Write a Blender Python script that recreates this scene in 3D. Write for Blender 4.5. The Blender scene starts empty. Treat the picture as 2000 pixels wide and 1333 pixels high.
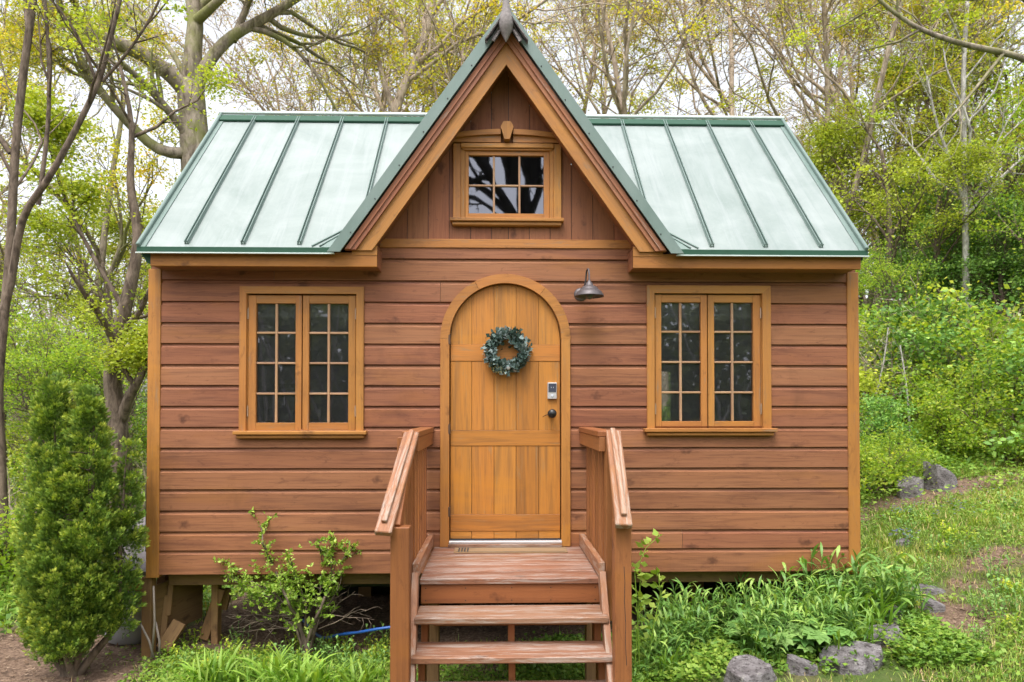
import bpy, math, random
import numpy as np
from mathutils import Vector

R = math.radians
# ------------------------------------------------------------------ camera, sky, sun, exposure
scene = bpy.context.scene
COL = scene.collection
FPX, YAW, PITCH = 1340.0, R(1.35), R(0.97)
CAM = np.array([-0.071, -5.15, 1.85])
SHIFT = 111.3
cam_data = bpy.data.cameras.new("camera")
cam = bpy.data.objects.new("camera", cam_data)
COL.objects.link(cam)
cam.location = CAM
cam.rotation_euler = (R(90) + PITCH, 0, -YAW)
cam_data.sensor_width = 36.0
cam_data.lens = FPX / 2000 * 36.0
cam_data.shift_y = SHIFT / 2000
cam_data.clip_start = 0.05
cam_data.clip_end = 600
cam_data.dof.use_dof = True
cam_data.dof.focus_distance = 5.1
cam_data.dof.aperture_fstop = 3.2
scene.camera = cam

SUN_EL, SUN_AZ = R(65), R(198)       # azimuth clockwise from +Y
world = bpy.data.worlds.new("World")
scene.world = world
world.use_nodes = True
wn = world.node_tree
for n in list(wn.nodes): wn.nodes.remove(n)
w_out = wn.nodes.new("ShaderNodeOutputWorld")
w_bg = wn.nodes.new("ShaderNodeBackground")
w_sky = wn.nodes.new("ShaderNodeTexSky")
w_sky.sky_type = 'NISHITA'
w_sky.sun_disc = False
w_sky.sun_elevation = SUN_EL
w_sky.sun_rotation = SUN_AZ
w_sky.air_density = 1.0
w_sky.dust_density = 4.0
w_sky.ozone_density = 1.5
w_hsv = wn.nodes.new("ShaderNodeHueSaturation")
w_hsv.inputs["Saturation"].default_value = 0.22
w_hsv.inputs["Value"].default_value = 1.3
wn.links.new(w_sky.outputs[0], w_hsv.inputs["Color"])
wn.links.new(w_hsv.outputs[0], w_bg.inputs[0])
w_bg.inputs[1].default_value = 0.15
wn.links.new(w_bg.outputs[0], w_out.inputs[0])

sun_data = bpy.data.lights.new("sun", 'SUN')
sun = bpy.data.objects.new("sun", sun_data)
COL.objects.link(sun)
sun_data.energy = 1.0
sun_data.angle = R(26)
sun_data.color = (1.0, 0.955, 0.88)
sd = Vector((math.sin(SUN_AZ) * math.cos(SUN_EL), math.cos(SUN_AZ) * math.cos(SUN_EL), math.sin(SUN_EL)))
sun.rotation_euler = sd.to_track_quat('Z', 'Y').to_euler()
sun.location = (0, -6, 12)

scene.view_settings.view_transform = 'Standard'
scene.view_settings.look = 'None'
scene.view_settings.gamma = 1.0
scene.view_settings.exposure = 1.03
try:
    scene.cycles.max_bounces = 6
    scene.cycles.transparent_max_bounces = 8
    scene.cycles.use_denoising = True
except Exception:
    pass

# ------------------------------------------------------------------ helpers
_fh = np.array([math.sin(YAW), math.cos(YAW), 0.0])
_rt = np.array([math.cos(YAW), -math.sin(YAW), 0.0])
_zz = np.array([0, 0, 1.0])
_fw = math.cos(PITCH) * _fh + math.sin(PITCH) * _zz
_up = -math.sin(PITCH) * _fh + math.cos(PITCH) * _zz

def ray(px, py):
    return _fw + (px - 1000) / FPX * _rt - (py - (666.5 + SHIFT)) / FPX * _up
def W(px, py, Y):
    d = ray(px, py)
    return CAM + d * ((Y - CAM[1]) / d[1])
def WX(px, Y=0.0, py=800): return float(W(px, py, Y)[0])
def WZ(py, Y=0.0, px=987): return float(W(px, py, Y)[2])

def sstep(a, b, x):
    t = np.clip((x - a) / (b - a), 0, 1)
    return t * t * (3 - 2 * t)

def gh(x, y):
    x = np.asarray(x, float); y = np.asarray(y, float)
    z = 0.30 * sstep(-0.8, 3.0, x) + 0.15 * np.clip(x - 3, 0, 5) + 0.075 * np.clip(y, 0, 7) * sstep(1.5, 5, x)
    z = z + 0.20 * np.clip(x - 8, 0, 12) + 0.17 * np.clip(y - 6.5, 0, 16) * sstep(1.0, 7.0, x)
    z = z - 0.035 * np.clip(y - 2, 0, 14) * sstep(-2.0, -6.0, x)
    z = z - 0.05 * np.clip(-y - 0.3, 0, 2) * sstep(1, 3, x)
    far = sstep(18, 60, np.abs(y)) * 3.0
    z = z + 0.018 * np.sin(x * 2.3 + 1) * np.cos(y * 1.9) + 0.010 * np.sin(x * 6.1) * np.sin(y * 5.3 + 2) + far * (y > 0)
    return z

def G(px, py):
    """point where the view ray meets the ground"""
    d = ray(px, py); t = 2.0
    for _ in range(400):
        p = CAM + d * t
        if p[2] <= gh(p[0], p[1]): break
        t += 0.05
    return np.array([p[0], p[1], float(gh(p[0], p[1]))])

def tag(o, label=None, cat=None, group=None, kind=None):
    if label: o["label"] = label
    if cat: o["category"] = cat
    if group: o["group"] = group
    if kind: o["kind"] = kind
    return o

def empty(name, loc, label, cat, group=None, rz=0.0, sc=1.0):
    o = bpy.data.objects.new(name, None)
    o.empty_display_size = 0.2
    o.location = tuple(float(v) for v in loc)
    o.rotation_euler = (0, 0, rz)
    o.scale = (sc, sc, sc)
    COL.objects.link(o)
    return tag(o, label, cat, group)

def link_obj(name, me, parent=None):
    o = bpy.data.objects.new(name, me)
    COL.objects.link(o)
    if parent is not None: o.parent = parent
    return o

class MB:
    """mesh builder: boards, prisms, tubes; 'g' = grain coordinates, 'r' = per piece random"""
    def __init__(s, seed=1):
        s.V = []; s.F = []; s.Gc = []; s.Rv = []; s.n = 0; s.rng = random.Random(seed)
    def add(s, V, F, Gc=None, r=None):
        V = np.asarray(V, float).reshape(-1, 3)
        if Gc is None: Gc = V
        Gc = np.asarray(Gc, float).reshape(-1, 3)
        off = np.array([s.rng.uniform(0, 40), s.rng.uniform(0, 40), s.rng.uniform(0, 40)])
        if r is None: r = s.rng.random()
        s.V.append(V); s.Gc.append(Gc + off); s.Rv.append(np.full(len(V), r))
        for f in F: s.F.append([i + s.n for i in f])
        s.n += len(V)
    def cbox(s, c, ax, h, ch=0.002, r=None):
        """chamfered box: centre, 3 axes, half sizes; grain runs along the longest half size"""
        c = np.asarray(c, float); ax = [np.asarray(a, float) / np.linalg.norm(a) for a in ax]
        hx, hy, hz = h; ch = min(ch, 0.45 * min(h))
        L = []; idx = {}
        for sx in (-1, 1):
            for sy in (-1, 1):
                for sz in (-1, 1):
                    for k in range(3):
                        p = [sx * (hx - (0 if k == 0 else ch)), sy * (hy - (0 if k == 1 else ch)), sz * (hz - (0 if k == 2 else ch))]
                        idx[(sx, sy, sz, k)] = len(L); L.append(p)
        F = []
        S = (-1, 1)
        for sx in S: F.append([idx[(sx, a, b, 0)] for a, b in ((-1, -1), (1, -1), (1, 1), (-1, 1))][::sx])
        for sy in S: F.append([idx[(a, sy, b, 1)] for a, b in ((-1, -1), (-1, 1), (1, 1), (1, -1))][::sy])
        for sz in S: F.append([idx[(a, b, sz, 2)] for a, b in ((-1, -1), (1, -1), (1, 1), (-1, 1))][::sz])
        for sx in S:
            for sy in S: F.append([idx[(sx, sy, -1, 0)], idx[(sx, sy, -1, 1)], idx[(sx, sy, 1, 1)], idx[(sx, sy, 1, 0)]][::-sx * sy])
        for sx in S:
            for sz in S: F.append([idx[(sx, -1, sz, 0)], idx[(sx, -1, sz, 2)], idx[(sx, 1, sz, 2)], idx[(sx, 1, sz, 0)]][::sx * sz])
        for sy in S:
            for sz in S: F.append([idx[(-1, sy, sz, 1)], idx[(-1, sy, sz, 2)], idx[(1, sy, sz, 2)], idx[(1, sy, sz, 1)]][::-sy * sz])
        for sx in S:
            for sy in S:
                for sz in S: F.append([idx[(sx, sy, sz, 0)], idx[(sx, sy, sz, 1)], idx[(sx, sy, sz, 2)]][::sx * sy * sz])
        L = np.array(L)
        V = c + L[:, 0:1] * ax[0] + L[:, 1:2] * ax[1] + L[:, 2:3] * ax[2]
        order = np.argsort([-hx, -hy, -hz])
        s.add(V, F, L[:, order], r)
    def box(s, x0, x1, y0, y1, z0, z1, ch=0.002, r=None):
        s.cbox(((x0 + x1) / 2, (y0 + y1) / 2, (z0 + z1) / 2), ((1, 0, 0), (0, 1, 0), (0, 0, 1)),
               (abs(x1 - x0) / 2, abs(y1 - y0) / 2, abs(z1 - z0) / 2), ch, r)
    def beam(s, p0, p1, w, t, side=(1, 0, 0), ch=0.003, r=None, ext=0.0):
        """board from p0 to p1; w along 'side', t along the third axis"""
        p0 = np.asarray(p0, float); p1 = np.asarray(p1, float)
        d = p1 - p0; L = np.linalg.norm(d); d /= L
        sd_ = np.asarray(side, float); sd_ = sd_ - d * sd_.dot(d); sd_ /= np.linalg.norm(sd_)
        n = np.cross(d, sd_)
        s.cbox((p0 + p1) / 2, (d, sd_, n), (L / 2 + ext, w / 2, t / 2), ch, r)
    def prism(s, poly, y0, y1, along=(1, 0, 0), r=None):
        """polygon in XZ (list of (x,z)) extruded from y0 (front) to y1"""
        n = len(poly)
        V = [(x, y0, z) for x, z in poly] + [(x, y1, z) for x, z in poly]
        area = sum(poly[i][0] * poly[(i + 1) % n][1] - poly[(i + 1) % n][0] * poly[i][1] for i in range(n))
        f0 = list(range(n)); f1 = [n + i for i in range(n)][::-1]
        sides = [[i, n + i, n + (i + 1) % n, (i + 1) % n] for i in range(n)]
        F = [f0, f1] + sides
        if area < 0: F = [f[::-1] for f in F]
        V = np.array(V); a = np.asarray(along, float); a /= np.linalg.norm(a)
        b = np.cross(a, (0, 1, 0))
        Gc = np.stack([V @ a, V @ b, V[:, 1]], 1)
        s.add(V, F, Gc, r)
    def slab(s, top, thick, along=(0, 0, 1), r=None):
        """planar polygon (3-D) thickened against its normal"""
        T = np.asarray(top, float)
        nrm = np.cross(T[1] - T[0], T[2] - T[0]); nrm /= np.linalg.norm(nrm)
        B = T - nrm * thick; n = len(T)
        F = [list(range(n)), [n + i for i in range(n)][::-1]] + [[i, n + i, n + (i + 1) % n, (i + 1) % n] for i in range(n)]
        s.add(np.vstack([T, B]), F, None, r)
    def tube(s, pts, rad, sides=10, caps=True, r=None):
        pts = np.asarray(pts, float); N = len(pts)
        rad = np.broadcast_to(np.asarray(rad, float), (N,))
        d = np.gradient(pts, axis=0); d /= np.linalg.norm(d, axis=1)[:, None] + 1e-12
        ref = np.array([0.12, 0.31, 0.95]) if abs(d[0, 2]) < 0.8 else np.array([0.95, 0.3, 0.1])
        u = np.cross(d, ref); u /= np.linalg.norm(u, axis=1)[:, None]
        v = np.cross(d, u)
        th = np.arange(sides) / sides * 2 * math.pi
        V = pts[:, None] + rad[:, None, None] * (np.cos(th)[None, :, None] * u[:, None] + np.sin(th)[None, :, None] * v[:, None])
        F = []
        for i in range(N - 1):
            for k in range(sides):
                k2 = (k + 1) % sides
                F.append([i * sides + k, i * sides + k2, (i + 1) * sides + k2, (i + 1) * sides + k])
        if caps:
            F.append(list(range(sides))[::-1]); F.append([(N - 1) * sides + k for k in range(sides)])
        al = np.concatenate([[0], np.cumsum(np.linalg.norm(np.diff(pts, axis=0), axis=1))])
        Gc = np.stack([np.repeat(al, sides), np.tile(np.cos(th), N) * 0.05, np.tile(np.sin(th), N) * 0.05], 1)
        s.add(V.reshape(-1, 3), F, Gc, r)
    def lathe(s, c, axis, prof, n=24, r=None):
        """prof: list of (distance along axis, radius)"""
        axis = np.asarray(axis, float); axis /= np.linalg.norm(axis)
        pts = [np.asarray(c, float) + axis * a for a, _ in prof]
        ref = np.array([0, 0, 1.0]) if abs(axis[2]) < 0.8 else np.array([1.0, 0, 0])
        u = np.cross(axis, ref); u /= np.linalg.norm(u); v = np.cross(axis, u)
        th = np.arange(n) / n * 2 * math.pi; V = []; F = []
        for p, (a, rr) in zip(pts, prof):
            for t in th: V.append(p + max(rr, 1e-4) * (math.cos(t) * u + math.sin(t) * v))
        for i in range(len(prof) - 1):
            for k in range(n):
                k2 = (k + 1) % n
                F.append([i * n + k, (i + 1) * n + k, (i + 1) * n + k2, i * n + k2])
        s.add(V, F, None, r)
    def build(s, name, mat, parent=None, smooth=False, origin=None):
        V = np.vstack(s.V)
        if origin is None:
            origin = np.zeros(3); p = parent
            while p is not None:
                origin = origin + np.array(p.location); p = p.parent
            V = V - origin
        else:
            V = V - np.asarray(origin, float)
        me = bpy.data.meshes.new(name)
        me.from_pydata(V.tolist(), [], s.F)
        a = me.attributes.new("g", 'FLOAT_VECTOR', 'POINT'); a.data.foreach_set("vector", np.vstack(s.Gc).ravel())
        a = me.attributes.new("r", 'FLOAT', 'POINT'); a.data.foreach_set("value", np.concatenate(s.Rv))
        if smooth: me.polygons.foreach_set("use_smooth", [True] * len(me.polygons))
        me.materials.append(mat)
        o = link_obj(name, me, parent)
        if parent is None: o.location = tuple(float(v) for v in origin)
        return o

class QB:
    """bulk quad builder for plants"""
    def __init__(s): s.V = []; s.F = []; s.R = []; s.n = 0
    def add(s, V, F, r):
        s.V.append(V.astype(np.float32)); s.F.append(F + s.n); s.R.append(np.broadcast_to(np.asarray(r, np.float32), (len(V),)).copy()); s.n += len(V)
    def tube(s, pts, rad, sides=5, r=0.5):
        pts = np.asarray(pts, float); N = len(pts)
        d = np.empty_like(pts); d[1:-1] = pts[2:] - pts[:-2]; d[0] = pts[1] - pts[0]; d[-1] = pts[-1] - pts[-2]
        d /= np.sqrt((d * d).sum(1))[:, None] + 1e-9
        ref = _zz if abs(d[0, 2]) < 0.75 else np.array([1.0, 0, 0])
        u = np.cross(d, ref); u /= np.sqrt((u * u).sum(1))[:, None] + 1e-9
        v = np.cross(d, u)
        th = np.arange(sides) / sides * 2 * math.pi
        rad = np.asarray(rad, float)
        V = pts[:, None] + rad[:, None, None] * (np.cos(th)[None, :, None] * u[:, None] + np.sin(th)[None, :, None] * v[:, None])
        i = np.arange(N - 1)[:, None] * sides; k = np.arange(sides)[None, :]; k2 = (k + 1) % sides
        F = np.stack([i + k, i + k2, i + sides + k2, i + sides + k], -1).reshape(-1, 4)
        s.add(V.reshape(-1, 3), F, r)
    def leaves(s, C, A, B, size, width, r):
        """diamond leaves at C growing along unit A, spread along unit B"""
        N = len(C)
        if N == 0: return
        size = np.broadcast_to(size, (N,))[:, None]; width = np.broadcast_to(width, (N,))[:, None]
        nrm = np.cross(A, B) * size * 0.10
        V = np.stack([C, C + A * size * 0.45 + B * size * width * 0.5 + nrm, C + A * size, C + A * size * 0.45 - B * size * width * 0.5 + nrm], 1)
        F = np.arange(N * 4).reshape(N, 4)
        s.add(V.reshape(-1, 3), F, np.repeat(np.broadcast_to(r, (N,)), 4))
    def ribbon(s, P, Wd, side, r, fold=0.25):
        """leaf blade along points P (N,3), half widths Wd, side direction (3) - folded along its middle"""
        P = np.asarray(P); N = len(P)
        d = np.gradient(P, axis=0); nrm = np.cross(d, side); nrm /= np.sqrt((nrm * nrm).sum(1))[:, None] + 1e-9
        Wd = np.asarray(Wd)[:, None]
        L = P - side * Wd + nrm * Wd * fold; Rr = P + side * Wd + nrm * Wd * fold
        V = np.stack([L, P, Rr], 1).reshape(-1, 3)
        i = np.arange(N - 1)[:, None] * 3; k = np.arange(2)[None, :]
        F = np.stack([i + k, i + k + 1, i + 3 + k + 1, i + 3 + k], -1).reshape(-1, 4)
        s.add(V, F, r)
    def mesh(s, name, mat, smooth=False):
        V = np.concatenate(s.V); F = np.concatenate(s.F).astype(np.int32); Rr = np.concatenate(s.R)
        me = bpy.data.meshes.new(name)
        me.vertices.add(len(V)); me.vertices.foreach_set("co", V.ravel())
        me.loops.add(F.size); me.loops.foreach_set("vertex_index", F.ravel())
        me.polygons.add(len(F)); me.polygons.foreach_set("loop_start", np.arange(0, F.size, 4, dtype=np.int32))
        try: me.polygons.foreach_set("loop_total", np.full(len(F), 4, np.int32))
        except Exception: pass
        if smooth: me.polygons.foreach_set("use_smooth", np.ones(len(F), bool))
        me.update(calc_edges=True)
        a = me.attributes.new("r", 'FLOAT', 'POINT'); a.data.foreach_set("value", Rr)
        me.materials.append(mat)
        return me

def runit(rng, n):
    v = rng.normal(size=(n, 3)); return v / np.linalg.norm(v, axis=1)[:, None]
def perp(A, rng):
    B = np.cross(A, runit(rng, len(A))); return B / (np.linalg.norm(B, axis=1)[:, None] + 1e-9)

# ------------------------------------------------------------------ materials
def new_mat(name):
    m = bpy.data.materials.new(name); m.use_nodes = True
    nt = m.node_tree
    for n in list(nt.nodes): nt.nodes.remove(n)
    out = nt.nodes.new("ShaderNodeOutputMaterial")
    return m, nt, out
def nd(nt, t, **kw):
    n = nt.nodes.new(t)
    for k, v in kw.items():
        if k in n.inputs: n.inputs[k].default_value = v
        else: setattr(n, k, v)
    return n
def ramp(nt, src, stops):
    n = nt.nodes.new("ShaderNodeValToRGB"); cr = n.color_ramp
    while len(cr.elements) < len(stops): cr.elements.new(0.5)
    for e, (p, c) in zip(cr.elements, stops):
        e.position = p
        e.color = (c, c, c, 1) if isinstance(c, (int, float)) else (c[0], c[1], c[2], 1)
    nt.links.new(src, n.inputs[0]); return n.outputs[0]
def mix(nt, a, b, fac, mode='MIX'):
    n = nt.nodes.new("ShaderNodeMix"); n.data_type = 'RGBA'; n.blend_type = mode
    def put(s, v):
        if isinstance(v, (int, float)): s.default_value = v
        elif isinstance(v, tuple): s.default_value = (v[0], v[1], v[2], 1)
        else: nt.links.new(v, s)
    f = [i for i in n.inputs if i.name == 'Factor' and i.type == 'VALUE'][0]
    ca = [i for i in n.inputs if i.name == 'A' and i.type == 'RGBA'][0]
    cb = [i for i in n.inputs if i.name == 'B' and i.type == 'RGBA'][0]
    put(f, fac); put(ca, a); put(cb, b)
    return [o for o in n.outputs if o.type == 'RGBA'][0]
def noise(nt, vec, scale, detail=4, rough=0.55, dist=0.0):
    n = nt.nodes.new("ShaderNodeTexNoise"); n.inputs["Scale"].default_value = scale
    n.inputs["Detail"].default_value = detail; n.inputs["Roughness"].default_value = rough
    n.inputs["Distortion"].default_value = dist
    if vec is not None: nt.links.new(vec, n.inputs["Vector"])
    return n.outputs[0]
def mapped(nt, vec, sc):
    n = nt.nodes.new("ShaderNodeMapping"); n.inputs["Scale"].default_value = sc
    nt.links.new(vec, n.inputs["Vector"]); return n.outputs[0]
def attr(nt, name, out):
    n = nt.nodes.new("ShaderNodeAttribute"); n.attribute_name = name
    return n.outputs[out]
def bump(nt, h, strength, dist=0.01, prev=None):
    n = nt.nodes.new("ShaderNodeBump"); n.inputs["Strength"].default_value = strength
    n.inputs["Distance"].default_value = dist; nt.links.new(h, n.inputs["Height"])
    if prev is not None: nt.links.new(prev, n.inputs["Normal"])
    return n.outputs[0]

def wood(name, base, dark, light, worn=None, worn_amt=0.0, rough=0.6, grain=1.0, var=0.25, stain=0.35, knots=True, saw=0.0):
    m, nt, out = new_mat(name)
    g = attr(nt, "g", "Vector"); r = attr(nt, "r", "Fac")
    tc = nt.nodes.new("ShaderNodeTexCoord").outputs["Object"]
    fine = noise(nt, mapped(nt, g, (3, 90, 90)), 1.0, 5, 0.6, 0.3)
    mid = noise(nt, mapped(nt, g, (0.9, 14, 14)), 1.0, 4, 0.6, 1.2)
    big = noise(nt, mapped(nt, g, (0.8, 2.5, 2.5)), 1.0, 3, 0.6)
    c = mix(nt, base, dark, ramp(nt, mid, [(0.48, 0.0), (0.78, 0.75 * grain)]))
    c = mix(nt, c, light, ramp(nt, big, [(0.45, 0.0), (0.75, 0.6)]))
    c = mix(nt, c, dark, ramp(nt, fine, [(0.5, 0.0), (0.8, 0.6 * grain)]))
    if knots:
        v = nt.nodes.new("ShaderNodeTexVoronoi"); v.inputs["Scale"].default_value = 1.0
        dn = nt.nodes.new("ShaderNodeTexNoise"); dn.inputs["Scale"].default_value = 22.0; nt.links.new(g, dn.inputs["Vector"])
        va = nt.nodes.new("ShaderNodeVectorMath"); va.operation = 'MULTIPLY_ADD'; nt.links.new(dn.outputs["Color"], va.inputs[0]); va.inputs[1].default_value = (0.35, 0.35, 0.35)
        nt.links.new(mapped(nt, g, (2.6, 5.0, 5.0)), va.inputs[2]); nt.links.new(va.outputs[0], v.inputs["Vector"])
        c = mix(nt, c, tuple(x * 0.6 for x in dark), ramp(nt, v.outputs["Distance"], [(0.05, 0.75), (0.17, 0.0)]))
        sm_ = noise(nt, mapped(nt, g, (7, 24, 24)), 1.0, 6, 0.75, 0.8)
        c = mix(nt, c, tuple(x * 0.8 for x in dark), ramp(nt, sm_, [(0.56, 0.0), (0.70, 0.65)]))
    st = noise(nt, tc, 1.7, 5, 0.65, 0.4)
    c = mix(nt, c, (base[0] * 1.18, base[1] * 1.18, base[2] * 0.72), ramp(nt, noise(nt, mapped(nt, tc, (0.9, 2.5, 3.5)), 1.0, 4, 0.6, 0.3), [(0.55, 0.0), (0.70, 0.55)]))
    c = mix(nt, c, tuple(x * 0.62 for x in dark), ramp(nt, st, [(0.56, 0.0), (0.74, stain)]))
    if worn is not None:
        wv = noise(nt, mapped(nt, g, (2.6, 26, 26)), 1.0, 7, 0.78, 0.5)
        lo = 0.72 - 0.3 * worn_amt
        c = mix(nt, c, worn, ramp(nt, wv, [(lo, 0.0), (lo + 0.10, 0.85)]))
    hs = nt.nodes.new("ShaderNodeHueSaturation")
    mr = nd(nt, "ShaderNodeMapRange"); mr.inputs["To Min"].default_value = 1 - var; mr.inputs["To Max"].default_value = 1 + var * 0.7
    nt.links.new(r, mr.inputs["Value"]); nt.links.new(mr.outputs[0], hs.inputs["Value"])
    mr2 = nd(nt, "ShaderNodeMapRange"); mr2.inputs["From Min"].default_value = 0; mr2.inputs["To Min"].default_value = 0.498; mr2.inputs["To Max"].default_value = 0.506
    md = nd(nt, "ShaderNodeMath", operation='FRACT'); ml = nd(nt, "ShaderNodeMath", operation='MULTIPLY'); ml.inputs[1].default_value = 7.31
    nt.links.new(r, ml.inputs[0]); nt.links.new(ml.outputs[0], md.inputs[0]); nt.links.new(md.outputs[0], mr2.inputs["Value"])
    nt.links.new(mr2.outputs[0], hs.inputs["Hue"])
    nt.links.new(c, hs.inputs["Color"])
    b = nd(nt, "ShaderNodeBsdfPrincipled"); b.inputs["Roughness"].default_value = rough
    b.inputs["Specular IOR Level"].default_value = 0.35
    nt.links.new(hs.outputs[0], b.inputs["Base Color"])
    bn = bump(nt, fine, 0.35, 0.004)
    if saw:
        bn = bump(nt, noise(nt, mapped(nt, g, (160, 3, 3)), 1.0, 2), saw, 0.003, bn)
    nt.links.new(bn, b.inputs["Normal"])
    nt.links.new(b.outputs[0], out.inputs[0])
    return m

def plain(name, col, rough=0.5, metal=0.0, var=0.15, scale=12, bmp=0.1, spec=0.5, speck=None):
    m, nt, out = new_mat(name)
    tc = nt.nodes.new("ShaderNodeTexCoord").outputs["Object"]
    n1 = noise(nt, tc, scale, 5, 0.6)
    c = mix(nt, tuple(x * (1 - var) for x in col), tuple(min(1, x * (1 + var)) for x in col), n1)
    if speck: c = mix(nt, c, speck, ramp(nt, noise(nt, tc, scale * 6, 4, 0.7), [(0.58, 0), (0.68, 0.7)]))
    b = nd(nt, "ShaderNodeBsdfPrincipled"); b.inputs["Roughness"].default_value = rough; b.inputs["Metallic"].default_value = metal
    b.inputs["Specular IOR Level"].default_value = spec
    nt.links.new(c, b.inputs["Base Color"])
    if bmp: nt.links.new(bump(nt, n1, bmp, 0.004), b.inputs["Normal"])
    nt.links.new(b.outputs[0], out.inputs[0])
    return m

def leafmat(name, stops, trans=0.35, rough=0.45, tcol=None):
    m, nt, out = new_mat(name)
    r = attr(nt, "r", "Fac")
    oi = nt.nodes.new("ShaderNodeObjectInfo").outputs["Random"]
    c = ramp(nt, r, stops)
    hs = nt.nodes.new("ShaderNodeHueSaturation")
    mr = nd(nt, "ShaderNodeMapRange"); mr.inputs["To Min"].default_value = 0.82; mr.inputs["To Max"].default_value = 1.15
    nt.links.new(oi, mr.inputs["Value"]); nt.links.new(mr.outputs[0], hs.inputs["Value"]); nt.links.new(c, hs.inputs["Color"])
    c = hs.outputs[0]
    b = nd(nt, "ShaderNodeBsdfPrincipled"); b.inputs["Roughness"].default_value = rough
    b.inputs["Specular IOR Level"].default_value = 0.3
    nt.links.new(c, b.inputs["Base Color"])
    t = nd(nt, "ShaderNodeBsdfTranslucent")
    nt.links.new(mix(nt, c, (1.0, 1.0, 0.35), 1.0, 'MULTIPLY') if tcol is None else c, t.inputs["Color"])
    ms = nd(nt, "ShaderNodeMixShader"); ms.inputs[0].default_value = trans
    nt.links.new(b.outputs[0], ms.inputs[1]); nt.links.new(t.outputs[0], ms.inputs[2])
    nt.links.new(ms.outputs[0], out.inputs[0])
    return m

def bark(name, col, moss=None, scale=14, light=None):
    m, nt, out = new_mat(name)
    tc = nt.nodes.new("ShaderNodeTexCoord").outputs["Object"]
    n1 = noise(nt, mapped(nt, tc, (1, 1, 0.35)), scale, 6, 0.7, 0.6)
    c = mix(nt, tuple(x * 0.5 for x in col), light or tuple(min(1, x * 1.5) for x in col), ramp(nt, n1, [(0.35, 0), (0.65, 1)]))
    if moss: c = mix(nt, c, moss, ramp(nt, noise(nt, tc, 1.6, 5, 0.65), [(0.44, 0), (0.62, 0.8)]))
    b = nd(nt, "ShaderNodeBsdfPrincipled"); b.inputs["Roughness"].default_value = 0.85
    b.inputs["Specular IOR Level"].default_value = 0.2
    nt.links.new(c, b.inputs["Base Color"])
    nt.links.new(bump(nt, n1, 0.6, 0.02), b.inputs["Normal"])
    nt.links.new(b.outputs[0], out.inputs[0])
    return m

M = {}
M['siding'] = wood('stained_siding', (0.283, 0.108, 0.052), (0.138, 0.048, 0.027), (0.352, 0.153, 0.079), rough=0.66, var=0.12, stain=0.4, grain=1.5, saw=0.25)
M['gable'] = wood('gable_boards', (0.249, 0.089, 0.040), (0.120, 0.039, 0.019), (0.318, 0.129, 0.062), rough=0.62, var=0.16, stain=0.3)
M['trim'] = wood('honey_trim', (0.410, 0.167, 0.041), (0.216, 0.090, 0.032), (0.477, 0.216, 0.058), worn=(0.25, 0.165, 0.10), worn_amt=0.5, rough=0.5, var=0.12, stain=0.35)
M['fascia'] = wood('fascia_board', (0.352, 0.132, 0.026), (0.176, 0.062, 0.018), (0.405, 0.176, 0.044), rough=0.55, var=0.1, stain=0.4)
M['mould'] = wood('rake_moulding', (0.350, 0.133, 0.069), (0.184, 0.064, 0.037), (0.414, 0.221, 0.147), worn=(0.36, 0.27, 0.22), worn_amt=0.55, rough=0.6, var=0.1)
M['door'] = wood('oak_door', (0.451, 0.175, 0.035), (0.202, 0.092, 0.033), (0.506, 0.212, 0.045), worn=(0.33, 0.185, 0.08), worn_amt=0.5, rough=0.5, var=0.12, stain=0.35, grain=1.4, knots=False)
M['muntin'] = wood('muntin_wood', (0.40, 0.23, 0.13), (0.22, 0.11, 0.07), (0.45, 0.30, 0.2), rough=0.6, var=0.1, knots=False)
M['steps'] = wood('steps_paint', (0.283, 0.101, 0.034), (0.159, 0.053, 0.022), (0.337, 0.133, 0.052), rough=0.55, var=0.10, stain=0.3)
M['tread'] = wood('worn_tread', (0.262, 0.115, 0.063), (0.112, 0.050, 0.032), (0.356, 0.203, 0.140), worn=(0.37, 0.29, 0.25), worn_amt=0.78, rough=0.6, var=0.1, stain=0.6)
M['rail'] = wood('worn_handrail', (0.324, 0.140, 0.070), (0.162, 0.068, 0.038), (0.387, 0.216, 0.135), worn=(0.40, 0.31, 0.25), worn_amt=0.75, rough=0.6, var=0.1, stain=0.45)
M['lumber'] = wood('raw_lumber', (0.28, 0.155, 0.07), (0.14, 0.075, 0.04), (0.36, 0.22, 0.11), rough=0.7, var=0.2, stain=0.5)
M['greywood'] = wood('weathered_wood', (0.30, 0.25, 0.21), (0.13, 0.10, 0.085), (0.42, 0.37, 0.33), rough=0.8, var=0.2, stain=0.4)
M['inside'] = plain('interior_wood', (0.22, 0.19, 0.16), 0.7)
M['insidewhite'] = plain('white_frame', (0.7, 0.7, 0.72), 0.5)
M['blind'] = plain('blind_fabric', (0.60, 0.61, 0.62), 0.6)
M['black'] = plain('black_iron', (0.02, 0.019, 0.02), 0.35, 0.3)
M['hinge'] = plain('hinge_metal', (0.42, 0.30, 0.22), 0.45, 0.5)
M['darkhinge'] = plain('dark_hinge_metal', (0.10, 0.055, 0.035), 0.5, 0.3)
M['silver'] = plain('satin_nickel', (0.62, 0.61, 0.62), 0.35, 0.5, var=0.05)
M['screen'] = plain('keypad_glass', (0.06, 0.065, 0.09), 0.15, 0.0)
M['digit'] = plain('keypad_mark', (0.55, 0.58, 0.65), 0.4)
M['pewter'] = plain('galvanised_pewter', (0.115, 0.10, 0.105), 0.5, 0.45, var=0.35, scale=40)
M['bulb'] = plain('lamp_glass', (0.10, 0.10, 0.11), 0.15)
M['alum'] = plain('aluminium_sill', (0.55, 0.52, 0.52), 0.4, 0.3)
M['meshscreen'] = None
M['rubber'] = plain('black_sweep', (0.02, 0.02, 0.025), 0.6)
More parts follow.
